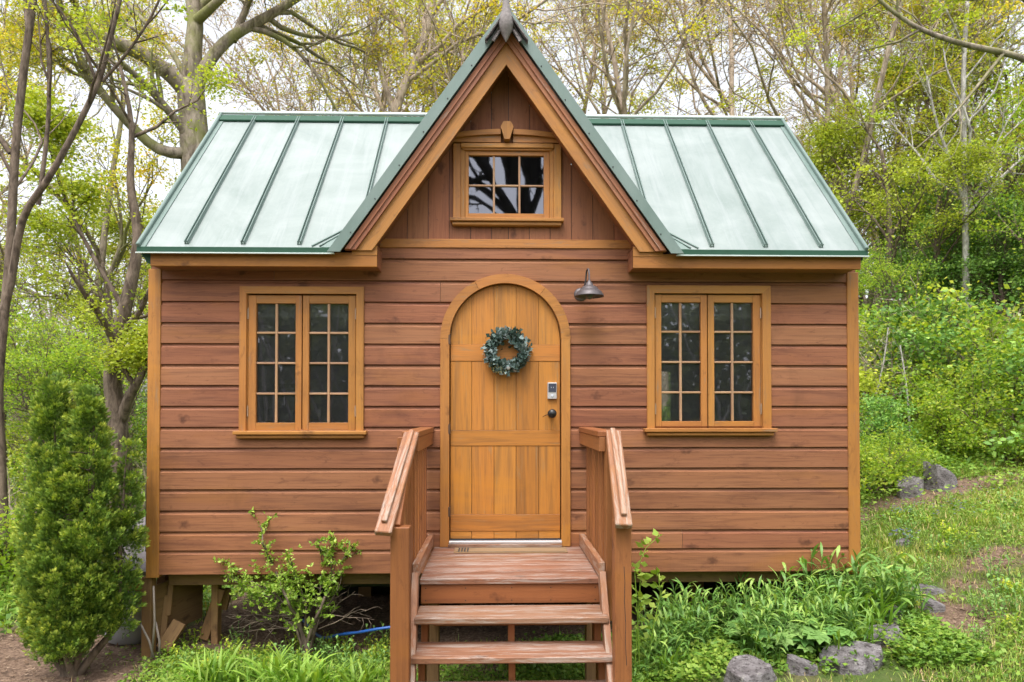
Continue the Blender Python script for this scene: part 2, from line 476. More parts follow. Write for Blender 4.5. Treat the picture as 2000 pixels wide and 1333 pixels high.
M['hose'] = plain('blue_hose', (0.02, 0.10, 0.38), 0.4)
M['tank'] = plain('pale_tank_paint', (0.42, 0.43, 0.46), 0.5, var=0.2, scale=5)
M['shingle'] = plain('grey_shingle', (0.15, 0.135, 0.14), 0.9, var=0.4, scale=40, bmp=0.6)
M['brick'] = plain('old_brick', (0.22, 0.10, 0.08), 0.85, var=0.4, scale=14)
M['finial'] = plain('weathered_copper', (0.21, 0.185, 0.18), 0.8, 0.1, var=0.6, scale=45, bmp=1.0, speck=(0.45, 0.43, 0.42))
M['soil_under'] = plain('dry_soil', (0.05, 0.036, 0.028), 0.95, var=0.5, scale=9, bmp=1.0)

def roof_mat(name, chalk):
    m, nt, out = new_mat(name)
    tc = nt.nodes.new("ShaderNodeTexCoord").outputs["Object"]
    green = (0.085, 0.155, 0.127)
    n1 = noise(nt, tc, 1.5, 6, 0.68, 0.8); n2 = noise(nt, tc, 34, 6, 0.8, 0.5)
    st = noise(nt, mapped(nt, tc, (11, 0.7, 0.7)), 1.0, 6, 0.7, 0.3)
    c = mix(nt, (0.190, 0.235, 0.218), (0.285, 0.322, 0.312), ramp(nt, n1, [(0.32, 0.0), (0.66, 1.0)]))
    c = mix(nt, c, (0.33, 0.355, 0.36), ramp(nt, st, [(0.50, 0.0), (0.72, 0.55)]))
    c = mix(nt, c, (0.145, 0.195, 0.175), ramp(nt, noise(nt, mapped(nt, tc, (17, 0.9, 0.9)), 1.0, 5, 0.7), [(0.56, 0.0), (0.76, 0.5)]))
    c = mix(nt, c, (0.34, 0.36, 0.365), ramp(nt, n2, [(0.54, 0.0), (0.74, 0.35)]))
    c = mix(nt, green, c, chalk)
    b = nd(nt, "ShaderNodeBsdfPrincipled"); b.inputs["Metallic"].default_value = 0.0
    b.inputs["Specular IOR Level"].default_value = 0.5
    nt.links.new(ramp(nt, n1, [(0.3, 0.36), (0.7, 0.52)]), b.inputs["Roughness"])
    nt.links.new(c, b.inputs["Base Color"])
    bb = bump(nt, noise(nt, mapped(nt, tc, (2.2, 0.8, 0.8)), 1.3, 2), 0.5, 0.06)
    nt.links.new(bump(nt, n2, 0.05, 0.003, bb), b.inputs["Normal"])
    nt.links.new(b.outputs[0], out.inputs[0]); return m
M['roof'] = roof_mat('chalky_green_metal', 1.0)
M['seam'] = roof_mat('green_seam_metal', 0.42)
M['flash'] = roof_mat('green_flashing', 0.40)
M['dkgreen'] = plain('dark_green_metal', (0.022, 0.075, 0.045), 0.6, var=0.2, spec=0.3)
M['drip'] = plain('pale_drip_edge', (0.55, 0.62, 0.6), 0.4, 0.2)

def glass_mat(name, refl, tint):
    m, nt, out = new_mat(name)
    tr = nd(nt, "ShaderNodeBsdfTransparent"); tr.inputs[0].default_value = (*tint, 1)
    gl = nd(nt, "ShaderNodeBsdfGlossy"); gl.inputs["Color"].default_value = (0.88, 0.89, 1.0, 1); gl.inputs["Roughness"].default_value = 0.02
    tc = nt.nodes.new("ShaderNodeTexCoord").outputs["Object"]
    nt.links.new(bump(nt, noise(nt, tc, 3.0, 2), 0.05, 0.01), gl.inputs["Normal"])
    fr = nd(nt, "ShaderNodeFresnel"); fr.inputs[0].default_value = 1.5
    ma = nd(nt, "ShaderNodeMath", operation='ADD'); ma.inputs[1].default_value = refl; ma.use_clamp = True
    nt.links.new(fr.outputs[0], ma.inputs[0])
    ms = nd(nt, "ShaderNodeMixShader"); nt.links.new(ma.outputs[0], ms.inputs[0])
    nt.links.new(tr.outputs[0], ms.inputs[1]); nt.links.new(gl.outputs[0], ms.inputs[2])
    nt.links.new(ms.outputs[0], out.inputs[0]); return m
def screen_mat():
    m, nt, out = new_mat('insect_screen_mesh')
    tr = nd(nt, "ShaderNodeBsdfTransparent"); df = nd(nt, "ShaderNodeBsdfDiffuse"); df.inputs[0].default_value = (0.27, 0.25, 0.28, 1)
    ms = nd(nt, "ShaderNodeMixShader"); ms.inputs[0].default_value = 0.6
    nt.links.new(tr.outputs[0], ms.inputs[1]); nt.links.new(df.outputs[0], ms.inputs[2]); nt.links.new(ms.outputs[0], out.inputs[0]); return m
M['meshscreen'] = screen_mat()
M['glass'] = glass_mat('window_glass', 0.10, (0.75, 0.78, 0.78))
M['glass_up'] = glass_mat('coated_glass', 0.12, (0.3, 0.3, 0.33))

M['grass'] = leafmat('grass_blades', [(0, (0.121, 0.210, 0.030)), (0.5, (0.259, 0.390, 0.060)), (0.85, (0.448, 0.510, 0.120)), (1, (0.655, 0.495, 0.240))])
M['cover'] = leafmat('ground_cover_leaves', [(0, (0.077, 0.160, 0.032)), (0.5, (0.192, 0.352, 0.048)), (1, (0.422, 0.544, 0.096))])
M['strap'] = leafmat('strap_leaves', [(0, (0.101, 0.237, 0.031)), (0.5, (0.216, 0.400, 0.050)), (1, (0.388, 0.550, 0.100))], 0.4)
M['lance'] = leafmat('lance_leaves', [(0, (0.076, 0.180, 0.048)), (0.6, (0.175, 0.342, 0.074)), (1, (0.415, 0.569, 0.130))], 0.3, 0.35)
M['broad'] = leafmat('broad_leaves', [(0, (0.132, 0.288, 0.072)), (1, (0.317, 0.504, 0.144))], 0.35)
M['shrub'] = leafmat('shrub_leaves', [(0, (0.152, 0.276, 0.034)), (0.5, (0.323, 0.500, 0.069)), (1, (0.607, 0.724, 0.172))], 0.4)
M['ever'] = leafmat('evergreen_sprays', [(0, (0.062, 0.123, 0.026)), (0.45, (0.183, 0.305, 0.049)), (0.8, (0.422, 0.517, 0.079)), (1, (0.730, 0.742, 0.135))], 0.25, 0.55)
M['yellow'] = leafmat('spring_blossom_leaves', [(0, (0.30, 0.36, 0.05)), (0.4, (0.52, 0.54, 0.07)), (0.8, (0.80, 0.66, 0.08)), (1, (0.80, 0.52, 0.08))], 0.5)
M['ygreen'] = leafmat('yellow_green_leaves', [(0, (0.240, 0.344, 0.036)), (0.5, (0.520, 0.616, 0.073)), (1, (0.820, 0.820, 0.128))], 0.45)
M['fresh'] = leafmat('fresh_green_leaves', [(0, (0.135, 0.238, 0.040)), (0.5, (0.350, 0.535, 0.070)), (1, (0.809, 0.820, 0.139))], 0.58)
M['dgreen'] = leafmat('deep_green_leaves', [(0, (0.065, 0.146, 0.039)), (0.5, (0.176, 0.346, 0.067)), (1, (0.450, 0.665, 0.133))], 0.3)
M['buds'] = leafmat('pinkish_buds', [(0, (0.414, 0.290, 0.193)), (0.5, (0.621, 0.455, 0.304)), (1, (0.580, 0.580, 0.193))], 0.4)
M['greyleaf'] = leafmat('grey_green_leaves', [(0, (0.141, 0.192, 0.080)), (1, (0.422, 0.480, 0.224))], 0.3)
M['euca'] = leafmat('eucalyptus_leaves', [(0, (0.04, 0.075, 0.055)), (0.4, (0.13, 0.20, 0.175)), (0.8, (0.33, 0.43, 0.42)), (1, (0.52, 0.58, 0.60))], 0.15, 0.5, 1)
M['sprig'] = leafmat('dry_sprigs', [(0, (0.32, 0.28, 0.10)), (1, (0.5, 0.46, 0.22))], 0.2)
M['violet'] = leafmat('violet_petals', [(0, (0.10, 0.10, 0.42)), (1, (0.26, 0.26, 0.62))], 0.3)
M['litter'] = leafmat('dry_leaf_litter', [(0, (0.10, 0.06, 0.035)), (0.5, (0.24, 0.155, 0.10)), (1, (0.42, 0.31, 0.22))], 0.1, 0.8, 1)
M['bark_big'] = bark('mossy_bark', (0.17, 0.13, 0.095), (0.19, 0.20, 0.06), 9, (0.38, 0.32, 0.255))
M['bark_dark'] = bark('dark_bark', (0.110, 0.080, 0.058), None, 14, (0.235, 0.180, 0.137))
M['bark_pink'] = bark('pinkish_bark', (0.36, 0.275, 0.205), None, 10, (0.60, 0.485, 0.385))
M['bark_pale'] = bark('pale_bark', (0.36, 0.33, 0.29), None, 16, (0.6, 0.57, 0.52))
M['bark_black'] = bark('blackish_bark', (0.055, 0.05, 0.05), None, 10)  # near-black bark of the tree mirrored in the gable window

def rock_mat():
    m, nt, out = new_mat('grey_lichen_rock')
    tc = nt.nodes.new("ShaderNodeTexCoord").outputs["Object"]
    n1 = noise(nt, tc, 7, 7, 0.7, 0.5); n2 = noise(nt, mapped(nt, tc, (1, 1, 3)), 26, 6, 0.75)
    c = mix(nt, (0.10, 0.085, 0.085), (0.34, 0.315, 0.32), ramp(nt, n1, [(0.34, 0), (0.66, 1)]))
    c = mix(nt, c, (0.05, 0.04, 0.04), ramp(nt, n2, [(0.50, 0), (0.62, 0.95)]))
    c = mix(nt, c, (0.46, 0.45, 0.40), ramp(nt, noise(nt, tc, 16, 5, 0.7), [(0.60, 0), (0.68, 0.7)]))
    b = nd(nt, "ShaderNodeBsdfPrincipled"); b.inputs["Roughness"].default_value = 0.9
    nt.links.new(c, b.inputs["Base Color"])
    nt.links.new(bump(nt, n2, 0.9, 0.02, bump(nt, n1, 0.8, 0.04)), b.inputs["Normal"])
    nt.links.new(b.outputs[0], out.inputs[0]); return m
M['rock'] = rock_mat()

# ------------------------------------------------------------------ ground
def seg_dist(x, y, pts):
    d = np.full(np.shape(x), 1e9)
    for (ax, ay), (bx, by) in zip(pts[:-1], pts[1:]):
        vx, vy = bx - ax, by - ay; L = vx * vx + vy * vy
        t = np.clip(((x - ax) * vx + (y - ay) * vy) / L, 0, 1)
        d = np.minimum(d, np.hypot(x - ax - t * vx, y - ay - t * vy))
    return d
def vnoise(x, y, s=1.0, seed=0):
    """cheap smooth 2-D noise 0..1"""
    x = np.asarray(x) * s; y = np.asarray(y) * s
    xi = np.floor(x).astype(int); yi = np.floor(y).astype(int); fx = x - xi; fy = y - yi
    fx = fx * fx * (3 - 2 * fx); fy = fy * fy * (3 - 2 * fy)
    def h(a, b):
        v = np.sin(a * 127.1 + b * 311.7 + seed * 74.7) * 43758.5453
        return v - np.floor(v)
    return (h(xi, yi) * (1 - fx) + h(xi + 1, yi) * fx) * (1 - fy) + (h(xi, yi + 1) * (1 - fx) + h(xi + 1, yi + 1) * fx) * fy
PATH = [tuple(G(*p)[:2]) for p in ((1500, 1400), (1640, 1318), (1770, 1262), (1862, 1190), (1905, 1128), (1960, 1090), (2080, 1060))]
BANK = [tuple(G(*p)[:2]) for p in ((1660, 1010), (1760, 985), (1880, 950), (2010, 918), (2200, 880))]
def dirt(x, y):
    """0 = planted, 1 = bare"""
    n = 0.6 * vnoise(x, y, 2.1, 3) + 0.4 * vnoise(x, y, 6.5, 5)
    p = np.exp(-(seg_dist(x, y, PATH) / 0.34) ** 2) * np.clip(2.3 * n - 0.66, 0.10, 0.85)
    b = np.exp(-(seg_dist(x, y, BANK) / 0.42) ** 2) * (0.35 + 1.0 * n)
    left = sstep(-2.2, -2.75, x) * sstep(1.2, 0.2, y) * 0.9
    under = sstep(-0.05, 0.35, y) * sstep(2.7, 2.4, y) * sstep(2.75, 2.5, np.abs(x)) * 1.2
    stair = np.exp(-((x + 0.35) / 0.55) ** 2 - ((y + 0.1) / 0.5) ** 2) * (0.35 + 0.9 * n)
    return np.clip(np.maximum.reduce([p, b, left, under, stair]), 0, 1)

def ground_mat():
    m, nt, out = new_mat('earth_and_turf')
    tc = nt.nodes.new("ShaderNodeTexCoord").outputs["Object"]
    d = attr(nt, "dirt", "Fac")
    n1 = noise(nt, tc, 3, 6, 0.7); n2 = noise(nt, tc, 40, 5, 0.7); n3 = noise(nt, tc, 12, 4, 0.6)
    soil = mix(nt, (0.085, 0.052, 0.036), (0.30, 0.205, 0.145), ramp(nt, n2, [(0.35, 0), (0.68, 1)]))
    soil = mix(nt, soil, (0.06, 0.04, 0.03), ramp(nt, n3, [(0.5, 0), (0.7, 0.7)]))
    turf = mix(nt, (0.035, 0.07, 0.015), (0.13, 0.17, 0.045), n3)
    turf = mix(nt, turf, (0.12, 0.09, 0.05), ramp(nt, n1, [(0.5, 0), (0.7, 0.6)]))
    c = mix(nt, turf, soil, ramp(nt, d, [(0.15, 0), (0.5, 1)]))
    b = nd(nt, "ShaderNodeBsdfPrincipled"); b.inputs["Roughness"].default_value = 0.95
    b.inputs["Specular IOR Level"].default_value = 0.15
    nt.links.new(c, b.inputs["Base Color"])
    nt.links.new(bump(nt, n2, 0.8, 0.02), b.inputs["Normal"])
    nt.links.new(b.outputs[0], out.inputs[0]); return m
M['ground'] = ground_mat()
def graded(lo, hi, dlo, dhi, fine):
    a = list(np.arange(dlo, dhi, fine)) + [dhi]
    st = fine; v = dhi
    while v < hi: st *= 1.25; v += st; a.append(min(v, hi))
    st = fine; v = dlo; pre = []
    while v > lo: st *= 1.25; v -= st; pre.append(max(v, lo))
    return np.array(pre[::-1] + a)
gx = graded(-300, 300, -4.5, 9.0, 0.06); gy = graded(-300, 300, -2.0, 7.0, 0.06)
XX, YY = np.meshgrid(gx, gy)
ZZ = gh(XX, YY) + 0.02 * (vnoise(XX, YY, 5, 9) - 0.5)
nxg, nyg = len(gx), len(gy)
gq = QB()
ii, jj = np.meshgrid(np.arange(nyg - 1), np.arange(nxg - 1), indexing='ij')
a0 = (ii * nxg + jj).ravel()
gq.add(np.stack([XX, YY, ZZ], -1).reshape(-1, 3), np.stack([a0, a0 + 1, a0 + nxg + 1, a0 + nxg], -1), dirt(XX, YY).ravel())
gm = gq.mesh('ground', M['ground'], True)
ga = gm.attributes.new("dirt", 'FLOAT', 'POINT'); ga.data.foreach_set("value", dirt(XX, YY).ravel().astype(np.float32))
tag(link_obj('ground', gm), 'sloping garden ground of turf, bare soil and trodden path', kind='structure')

# ------------------------------------------------------------------ the cabin
XL, XR = WX(290, 0, 1000), WX(1676, 0, 1000)     # outer faces of the corner boards
ZB = 0.635                                        # underside of the siding
EY = -0.215                                       # front of the fascia
ZF0, ZF1 = WZ(523, EY), WZ(495, EY)
YR, YBK = 1.20, 2.40                              # ridge and rear wall
ZRIDGE = WZ(233, YR)
EYR = EY - 0.03
ZE = WZ(487, EYR)                                 # roof surface at the eave
cabin = empty('cabin', (0, 1.2, 0), 'small reddish brown clapboard cabin with green metal roof and arched door', 'cabin')

courses = [1122, 1075, 1038, 997, 956, 915.5, 875, 834.5, 793.5, 753, 712.5, 671.5, 630.5, 589.5, 547.5, 504.5, 466]
cz = [WZ(y, 0, 330) for y in courses]
cz[0] = ZB
# openings: (x0, x1, z0, ztop function)
def px_rect(x0, x1, y0, y1): return WX(x0), WX(x1), WZ(y1, 0, (x0 + x1) / 2), WZ(y0, 0, (x0 + x1) / 2)
WL = px_rect(470, 712, 562, 843); WRr = px_rect(1262, 1503, 560, 838)
DCX = WX(987); DR_OUT = (WX(1113) - WX(861)) / 2; DR_IN = (WX(1095) - WX(878)) / 2
DSPR = WZ(667); DZ0 = WZ(1055); DECK = WZ(1067)
DSPR = WZ(538) - DR_OUT
m_ = 0.02
def hole(x):
    """z interval cut out of the siding at x, or None"""
    for w in (WL, WRr):
        if w[0] + m_ < x < w[1] - m_: return (w[2] + m_, w[3] - m_)
    rh = DR_IN + 0.012
    if abs(x - DCX) < rh:
        return (0, DSPR + math.sqrt(rh * rh - (x - DCX) ** 2))
    return None
def course_profile(z0, z1, t=0.025):
    return [(-t * 0.15, z0), (-t, z0 + 0.001), (-t - 0.001, z0 + 0.004), (-t, z1 - 0.030), (-t + 0.006, z1 - 0.0265), (-0.013, z1 - 0.016), (-0.011, z1 - 0.004), (-0.004, z1 + 0.002)]
def clip_prof(P, lo, hi):
    out = []
    for (y0, a), (y1, b) in zip(P[:-1], P[1:]):
        if b <= lo or a >= hi: continue
        ta = 0 if a >= lo else (lo - a) / (b - a); tb = 1 if b <= hi else (hi - a) / (b - a)
        p = (y0 + (y1 - y0) * ta, a + (b - a) * ta); q = (y0 + (y1 - y0) * tb, a + (b - a) * tb)
        if not out: out.append(p)
        out.append(q)
    return out
wall = MB(11)
xs = {XL + 0.02, XR - 0.02}
for w in (WL, WRr): xs |= {w[0] + m_, w[1] - m_}
rh = DR_IN + 0.012
for k in range(37): xs.add(DCX - rh * math.cos(math.pi * k / 36))
xs = sorted(xs)
rs = random.Random(5)
for ci, (z0, z1) in enumerate(zip(cz[:-1], cz[1:])):
    P = course_profile(z0, z1)
    off = np.array([rs.uniform(0, 50), rs.uniform(0, 50), 0]); rv = rs.random()
    joint = {14: WX(536), 13: WX(860), 9: WX(300), 1: WX(1330)}.get(ci, None)
    half = z1 > ZF0 - 0.01
    joint_x = joint
    segs = []
    for a, b in zip(xs[:-1], xs[1:]):
        if joint_x is not None and a < joint_x < b: segs += [(a, joint_x - 0.0012), (joint_x + 0.0012, b)]
        else: segs.append((a, b))
    # merge neighbouring segments with the same opening to keep long boards
    for a, b in segs:
        mid = (a + b) / 2
        if half and z0 > ZF0 + 0.02 and not (WX(736) < mid < WX(1240)) and ci >= 15: continue
        h = hole(mid)
        if h is not None and abs(mid - DCX) < rh:
            near = a if abs(a - DCX) < abs(b - DCX) else b
            h = (0, DSPR + math.sqrt(max(0, rh * rh - (near - DCX) ** 2)))
        ranges = [(z0 - 1, z1 + 1)] if h is None else [(z0 - 1, h[0]), (h[1], z1 + 1)]
        for lo, hi in ranges:
            Q = clip_prof(P, lo, hi)
            if len(Q) < 2: continue
            V = [(a, y, z) for y, z in Q] + [(b, y, z) for y, z in Q]
            n = len(Q)
            F = [[i, n + i, n + i + 1, i + 1] for i in range(n - 1)]
            V = np.array(V)
            Gc = np.stack([V[:, 0] + off[0], V[:, 2] + off[1] - z0, V[:, 1]], 1)
            wall.V.append(V); wall.Gc.append(Gc); rr = rv if (joint_x is None or mid < joint_x) else (rv * 3.7) % 1
            wall.Rv.append(np.full(len(V), rr)); wall.F += [[i + wall.n for i in f] for f in F]; wall.n += len(V)
# side walls and rear wall with the same clapboards
def side_wall(xf, sgn):
    for z0, z1 in zip(cz[:-1], cz[1:]):
        P = course_profile(z0, z1); y0, y1 = -0.001, YBK
        V = [(xf - sgn * (-0.0) + (-y) * sgn, y0, z) for y, z in P] + [(xf + (-y) * sgn, y1, z) for y, z in P]
        n = len(P); wall.add(V, [[i, n + i, n + i + 1, i + 1][::-sgn] for i in range(n - 1)], [(v[1], v[2], v[0]) for v in V])
    zt = cz[-1]
    wall.add([(xf, 0, zt), (xf, YBK, zt), (xf, YR, ZRIDGE - 0.06)], [[0, 1, 2]], [(0, 0, 0), (2, 0, 0), (1, 1, 0)])
side_wall(XR - 0.03, 1); side_wall(XL + 0.03, -1)
# rear wall with one window hole
bw0, bw1 = W(1288, 718, YBK), W(1317, 900, YBK)
bx0, bx1, bz0, bz1 = bw0[0] - 0.42, bw1[0], bw1[2], bw0[2]
wall.box(XL + 0.03, bx0, YBK, YBK + 0.02, ZB, cz[-1]); wall.box(bx1, XR - 0.03, YBK, YBK + 0.02, ZB, cz[-1])
wall.box(bx0, bx1, YBK, YBK + 0.02, ZB, bz0); wall.box(bx0, bx1, YBK, YBK + 0.02, bz1, cz[-1])
wall.build('wall', M['siding'], cabin)
ins = MB(3)      # lining: floor, ceiling, partition
ins.box(XL + 0.05, XR - 0.05, 0.01, YBK - 0.01, 0.74, 0.78); ins.box(XL + 0.05, XR - 0.05, 0.02, YBK - 0.01, 2.90, 2.93)
ins.box(XL + 0.04, XL + 0.06, 0.01, YBK - 0.01, 0.78, 2.9); ins.box(XR - 0.06, XR - 0.04, 0.01, YBK - 0.01, 0.78, 2.9)
ins.box(XL + 0.05, bx0, YBK - 0.03, YBK - 0.012, 0.78, 2.9); ins.box(bx1, XR - 0.05, YBK - 0.03, YBK - 0.012, 0.78, 2.9)
ins.box(bx0, bx1, YBK - 0.03, YBK - 0.012, 0.78, bz0); ins.box(bx0, bx1, YBK - 0.03, YBK - 0.012, bz1, 2.9)
ins.box(-0.9, -0.86, 0.3, YBK - 0.03, 0.78, 2.9); ins.box(1.0, 1.04, 0.3, 1.5, 0.78, 2.9)
ins.build('interior_lining', M['inside'], cabin)
bf = MB(4)
for a, b, c, d in ((bx1 - 0.05, bx1, bz0, bz1), (bx0, bx0 + 0.05, bz0, bz1), (bx0 + 0.05, bx1 - 0.05, bz1 - 0.05, bz1), (bx0 + 0.05, bx1 - 0.05, bz0, bz0 + 0.05)):
    bf.box(a, b, YBK - 0.05, YBK - 0.032, c, d)
bf.build('rear_window_frame', M['insidewhite'], cabin)

# corner boards
for (a, b) in ((XL, XL + 0.092), (XR - 0.088, XR)):
    cb = MB(int(a * 7) % 50); cb.box(a, b, -0.034, 0.06, ZB - 0.02, ZF0 + 0.015, 0.003)
    cb.build('corner_board', M['trim'], cabin)
# belt board under the gable
bb = MB(8); bb.box(WX(742), WX(1236), -0.036, 0.0, WZ(487), WZ(470), 0.003); bb.build('belt_board', M['trim'], cabin)

# gable front: apex geometry at plane GY
GY = -0.235
ax_ = WX(989, GY, 90)
zin = WZ(126, GY)                     # apex of the inner edge of the rake board
zlow = WZ(483, GY)
xin = (WX(1247, GY) - WX(733, GY)) / 2 # half width of the inner edge at zlow
slope = (zin - zlow) / xin
n_len = math.sqrt(1 + slope * slope)
def rake_z(off): return zin + off * n_len   # apex height of a line offset 'off' outwards
W1, W2, W3 = 0.090, 0.066, 0.072
def band(sgn, o0, o1, zcut):
    """polygon of a rake band between offsets, mitred at the apex, cut level at zcut"""
    za, zb = rake_z(o0), rake_z(o1)
    return [(ax_, za), (ax_, zb), (ax_ + sgn * (zb - zcut) / slope, zcut), (ax_ + sgn * (za - zcut) / slope, zcut)]
for sgn in (-1, 1):
    a = MB(20 + sgn); a.prism(band(sgn, 0.0, W1, ZF1 + 0.012), GY, GY + 0.022, (sgn, 0, -slope)); a.build('rake_board', M['trim'], cabin)
    a = MB(30 + sgn); a.prism(band(sgn, W1 + 0.001, W1 + W2, ZF1 + 0.012), GY - 0.022, GY + 0.02, (sgn, 0, -slope))
    a.prism(band(sgn, W1 + W2 * 0.45, W1 + W2 - 0.003, ZF1 + 0.014), GY - 0.034, GY - 0.0225, (sgn, 0, -slope)); a.build('rake_moulding', M['mould'], cabin)
    # rake soffit
    a = MB(40 + sgn)
    a.prism(band(sgn, 0.035, 0.05, ZF1 + 0.02), GY + 0.023, -0.001, (sgn, 0, -slope)); a.build('rake_soffit', M['gable'], cabin)
# gable wall of upright boards
gw = MB(50)
gb = [753 - 41, 753, 795, 836, 877, 919, 959.5, 993, 1034, 1074.5, 1116, 1158, 1199.5, 1241]
gx_ = [WX(p) for p in gb]
zs = lambda x: rake_z(0.035) - slope * abs(x - ax_)
zb0 = WZ(470) - 0.004
for a, b in zip(gx_[:-1], gx_[1:]):
    a += 0.0022; b -= 0.0022
    pts = [a, b] if not (a < ax_ < b) else [a, ax_, b]
    top = [(x, max(zb0 + 0.001, zs(x))) for x in pts]
    if max(t[1] for t in top) < zb0 + 0.01: continue
    xi_a, xi_b = a, b
    if zs(a) < zb0: xi_a = ax_ - (rake_z(0.035) - zb0) / slope
    if zs(b) < zb0: xi_b = ax_ + (rake_z(0.035) - zb0) / slope
    top = [(x, max(zb0 + 0.001, zs(x))) for x in ([xi_a, xi_b] if len(pts) == 2 else [xi_a, ax_, xi_b])]
    GW = px_rect(885, 1096, 285, 432)
    def pr(poly): gw.prism(poly, -0.014, 0.0, (0, 0, 1), rv)
    rv = gw.rng.random(); o0, o1, oz0, oz1 = GW[0] + 0.02, GW[1] - 0.02, GW[2] + 0.02, GW[3] - 0.02
    if xi_b <= o0 or xi_a >= o1:
        pr([(xi_a, zb0), (xi_b, zb0)] + top[::-1])
    else:
        for ra, rb in ((xi_a, min(xi_b, o0)), (max(xi_a, o1), xi_b)):
            if rb - ra > 0.003:
                pr([(ra, zb0), (rb, zb0), (rb, zs(rb)), (ra, zs(ra))])
        ca, cb_ = max(xi_a, o0), min(xi_b, o1)
        pr([(ca, zb0), (cb_, zb0), (cb_, oz0), (ca, oz0)])
        tt = [(ca, zs(ca)), (cb_, zs(cb_))] if not (ca < ax_ < cb_) else [(ca, zs(ca)), (ax_, zs(ax_)), (cb_, zs(cb_))]
        pr([(ca, oz1), (cb_, oz1)] + tt[::-1])
gw.build('gable_wall', M['gable'], cabin)
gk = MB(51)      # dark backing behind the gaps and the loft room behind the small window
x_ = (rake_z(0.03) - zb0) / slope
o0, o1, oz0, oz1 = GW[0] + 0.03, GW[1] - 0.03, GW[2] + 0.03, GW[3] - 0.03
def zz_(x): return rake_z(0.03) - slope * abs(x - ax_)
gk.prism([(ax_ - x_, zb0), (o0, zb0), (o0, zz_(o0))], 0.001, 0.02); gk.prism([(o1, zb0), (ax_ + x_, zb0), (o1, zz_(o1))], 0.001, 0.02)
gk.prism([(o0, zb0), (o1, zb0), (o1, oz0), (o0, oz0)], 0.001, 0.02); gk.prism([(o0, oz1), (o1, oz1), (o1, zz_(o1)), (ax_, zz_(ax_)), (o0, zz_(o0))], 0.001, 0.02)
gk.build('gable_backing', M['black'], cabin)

# fascias with box returns
for (pa, pb) in ((291, 736), (1237, 1684)):
    f = MB(60 + pa % 7)
    xa, xb = WX(pa, EY), WX(pb, EY)
    f.box(xa, xb, EY, EY + 0.022, ZF0, ZF1 + (0.0), 0.003)
    # raised block where the rake lands
    ra, rb = (WX(686, EY), xb) if pa < 900 else (xa, WX(1296, EY))
    f.box(ra, rb, EY - 0.004, EY + 0.018, ZF1 - 0.02, WZ(483.5, EY) + 0.006, 0.002)
    f.build('fascia', M['fascia'], cabin)
    s = MB(70); s.box(xa + 0.001, xb - 0.02, EY + 0.022, -0.001, ZF0 + 0.006, ZF0 + 0.018, 0.001)
    e = xb if pa < 900 else xa; sg = 1 if pa < 900 else -1
    s.box(min(e, e - sg * 0.018), max(e, e - sg * 0.018), EY + 0.002, -0.003, ZF0 + 0.001, WZ(483.5, EY), 0.001)
    s.box(min(e - sg * 0.0, e - sg * 0.30), max(e, e - sg * 0.30), EY + 0.0, -0.003, WZ(483.5, EY) + 0.007, WZ(483.5, EY) + 0.014, 0.001)
    s.build('soffit', M['siding'], cabin)

rr0 = MB(75)
xa_, xb_ = WX(270, EY), WX(291, EY)
rr0.prism([(xa_, ZF1 + 0.01), (xb_ - 0.001, ZF1 + 0.01), (xb_ - 0.001, ZF0 + 0.012), (xa_ + 0.045, ZF0 + 0.025)][::-1], EY + 0.01, -0.002)
rr0.build('eave_return', M['dkgreen'], cabin)
# main roof
RXL, RXR = WX(268, EYR, 490), WX(1694, EYR, 488)
xgr = (rake_z(W1 + W2 + W3) - ZE) / slope     # half width of the cross gable at the eave
ZGR = rake_z(W1 + W2 + W3 * 0.3)
rf = MB(80)
def zmain(y): return ZE + (ZRIDGE - ZE) * (y - EYR) / (YR - EYR)
rf.slab([(RXL, EYR, ZE), (ax_ - xgr, EYR, ZE), (ax_, YR, ZRIDGE), (RXL, YR, ZRIDGE)], 0.03, r=0.3)
rf.slab([(ax_ + xgr, EYR, ZE), (RXR, EYR, ZE), (RXR, YR, ZRIDGE), (ax_, YR, ZRIDGE)], 0.03, r=0.6)
yb = YBK + (-EYR)
rf.slab([(RXL, YR, ZRIDGE - 0.002), (RXR, YR, ZRIDGE - 0.002), (RXR, yb, ZE), (RXL, yb, ZE)], 0.03, r=0.5)
roof = rf.build('roof', M['roof'], cabin)
tdir = np.array([0, YR - EYR, ZRIDGE - ZE]); tdir /= np.linalg.norm(tdir); nn = np.array([0, -tdir[2], tdir[1]])
def zgab(x): return rake_z(W1 + W2 + W3) - slope * abs(x - ax_)
seam_x = [WX(p, EYR + 0.03, 480) for p in (365, 475, 585, 696)] + [WX(p, EYR + 0.03, 480) for p in (1283, 1390, 1495, 1603)]
for si_, x in enumerate(seam_x):
    sm = MB(810 + si_); y0 = EYR + 0.028
    if abs(x - ax_) < xgr:          # starts at the valley
        t = (xgr - abs(x - ax_)) / xgr; y0 = EYR + t * (YR - EYR) + 0.03
    p0 = np.array([x, y0, zmain(y0)]); p1 = np.array([x, YR - 0.03, zmain(YR - 0.03)])
    sm.beam(p0 + nn * 0.004, p1 + nn * 0.004, 0.034, 0.007, (1, 0, 0), 0.002)
    sm.beam(p0 + nn * 0.017 + (-0.010, 0, 0), p1 + nn * 0.017 + (-0.010, 0, 0), 0.007, 0.024, (1, 0, 0), 0.002)
    sm.beam(p0 + nn * 0.017 + (0.010, 0, 0), p1 + nn * 0.017 + (0.010, 0, 0), 0.007, 0.024, (1, 0, 0), 0.002)
    sm.build('seam', M['seam'], roof)
ed = None         # rake trim of the main roof at both ends, and the eave flashing
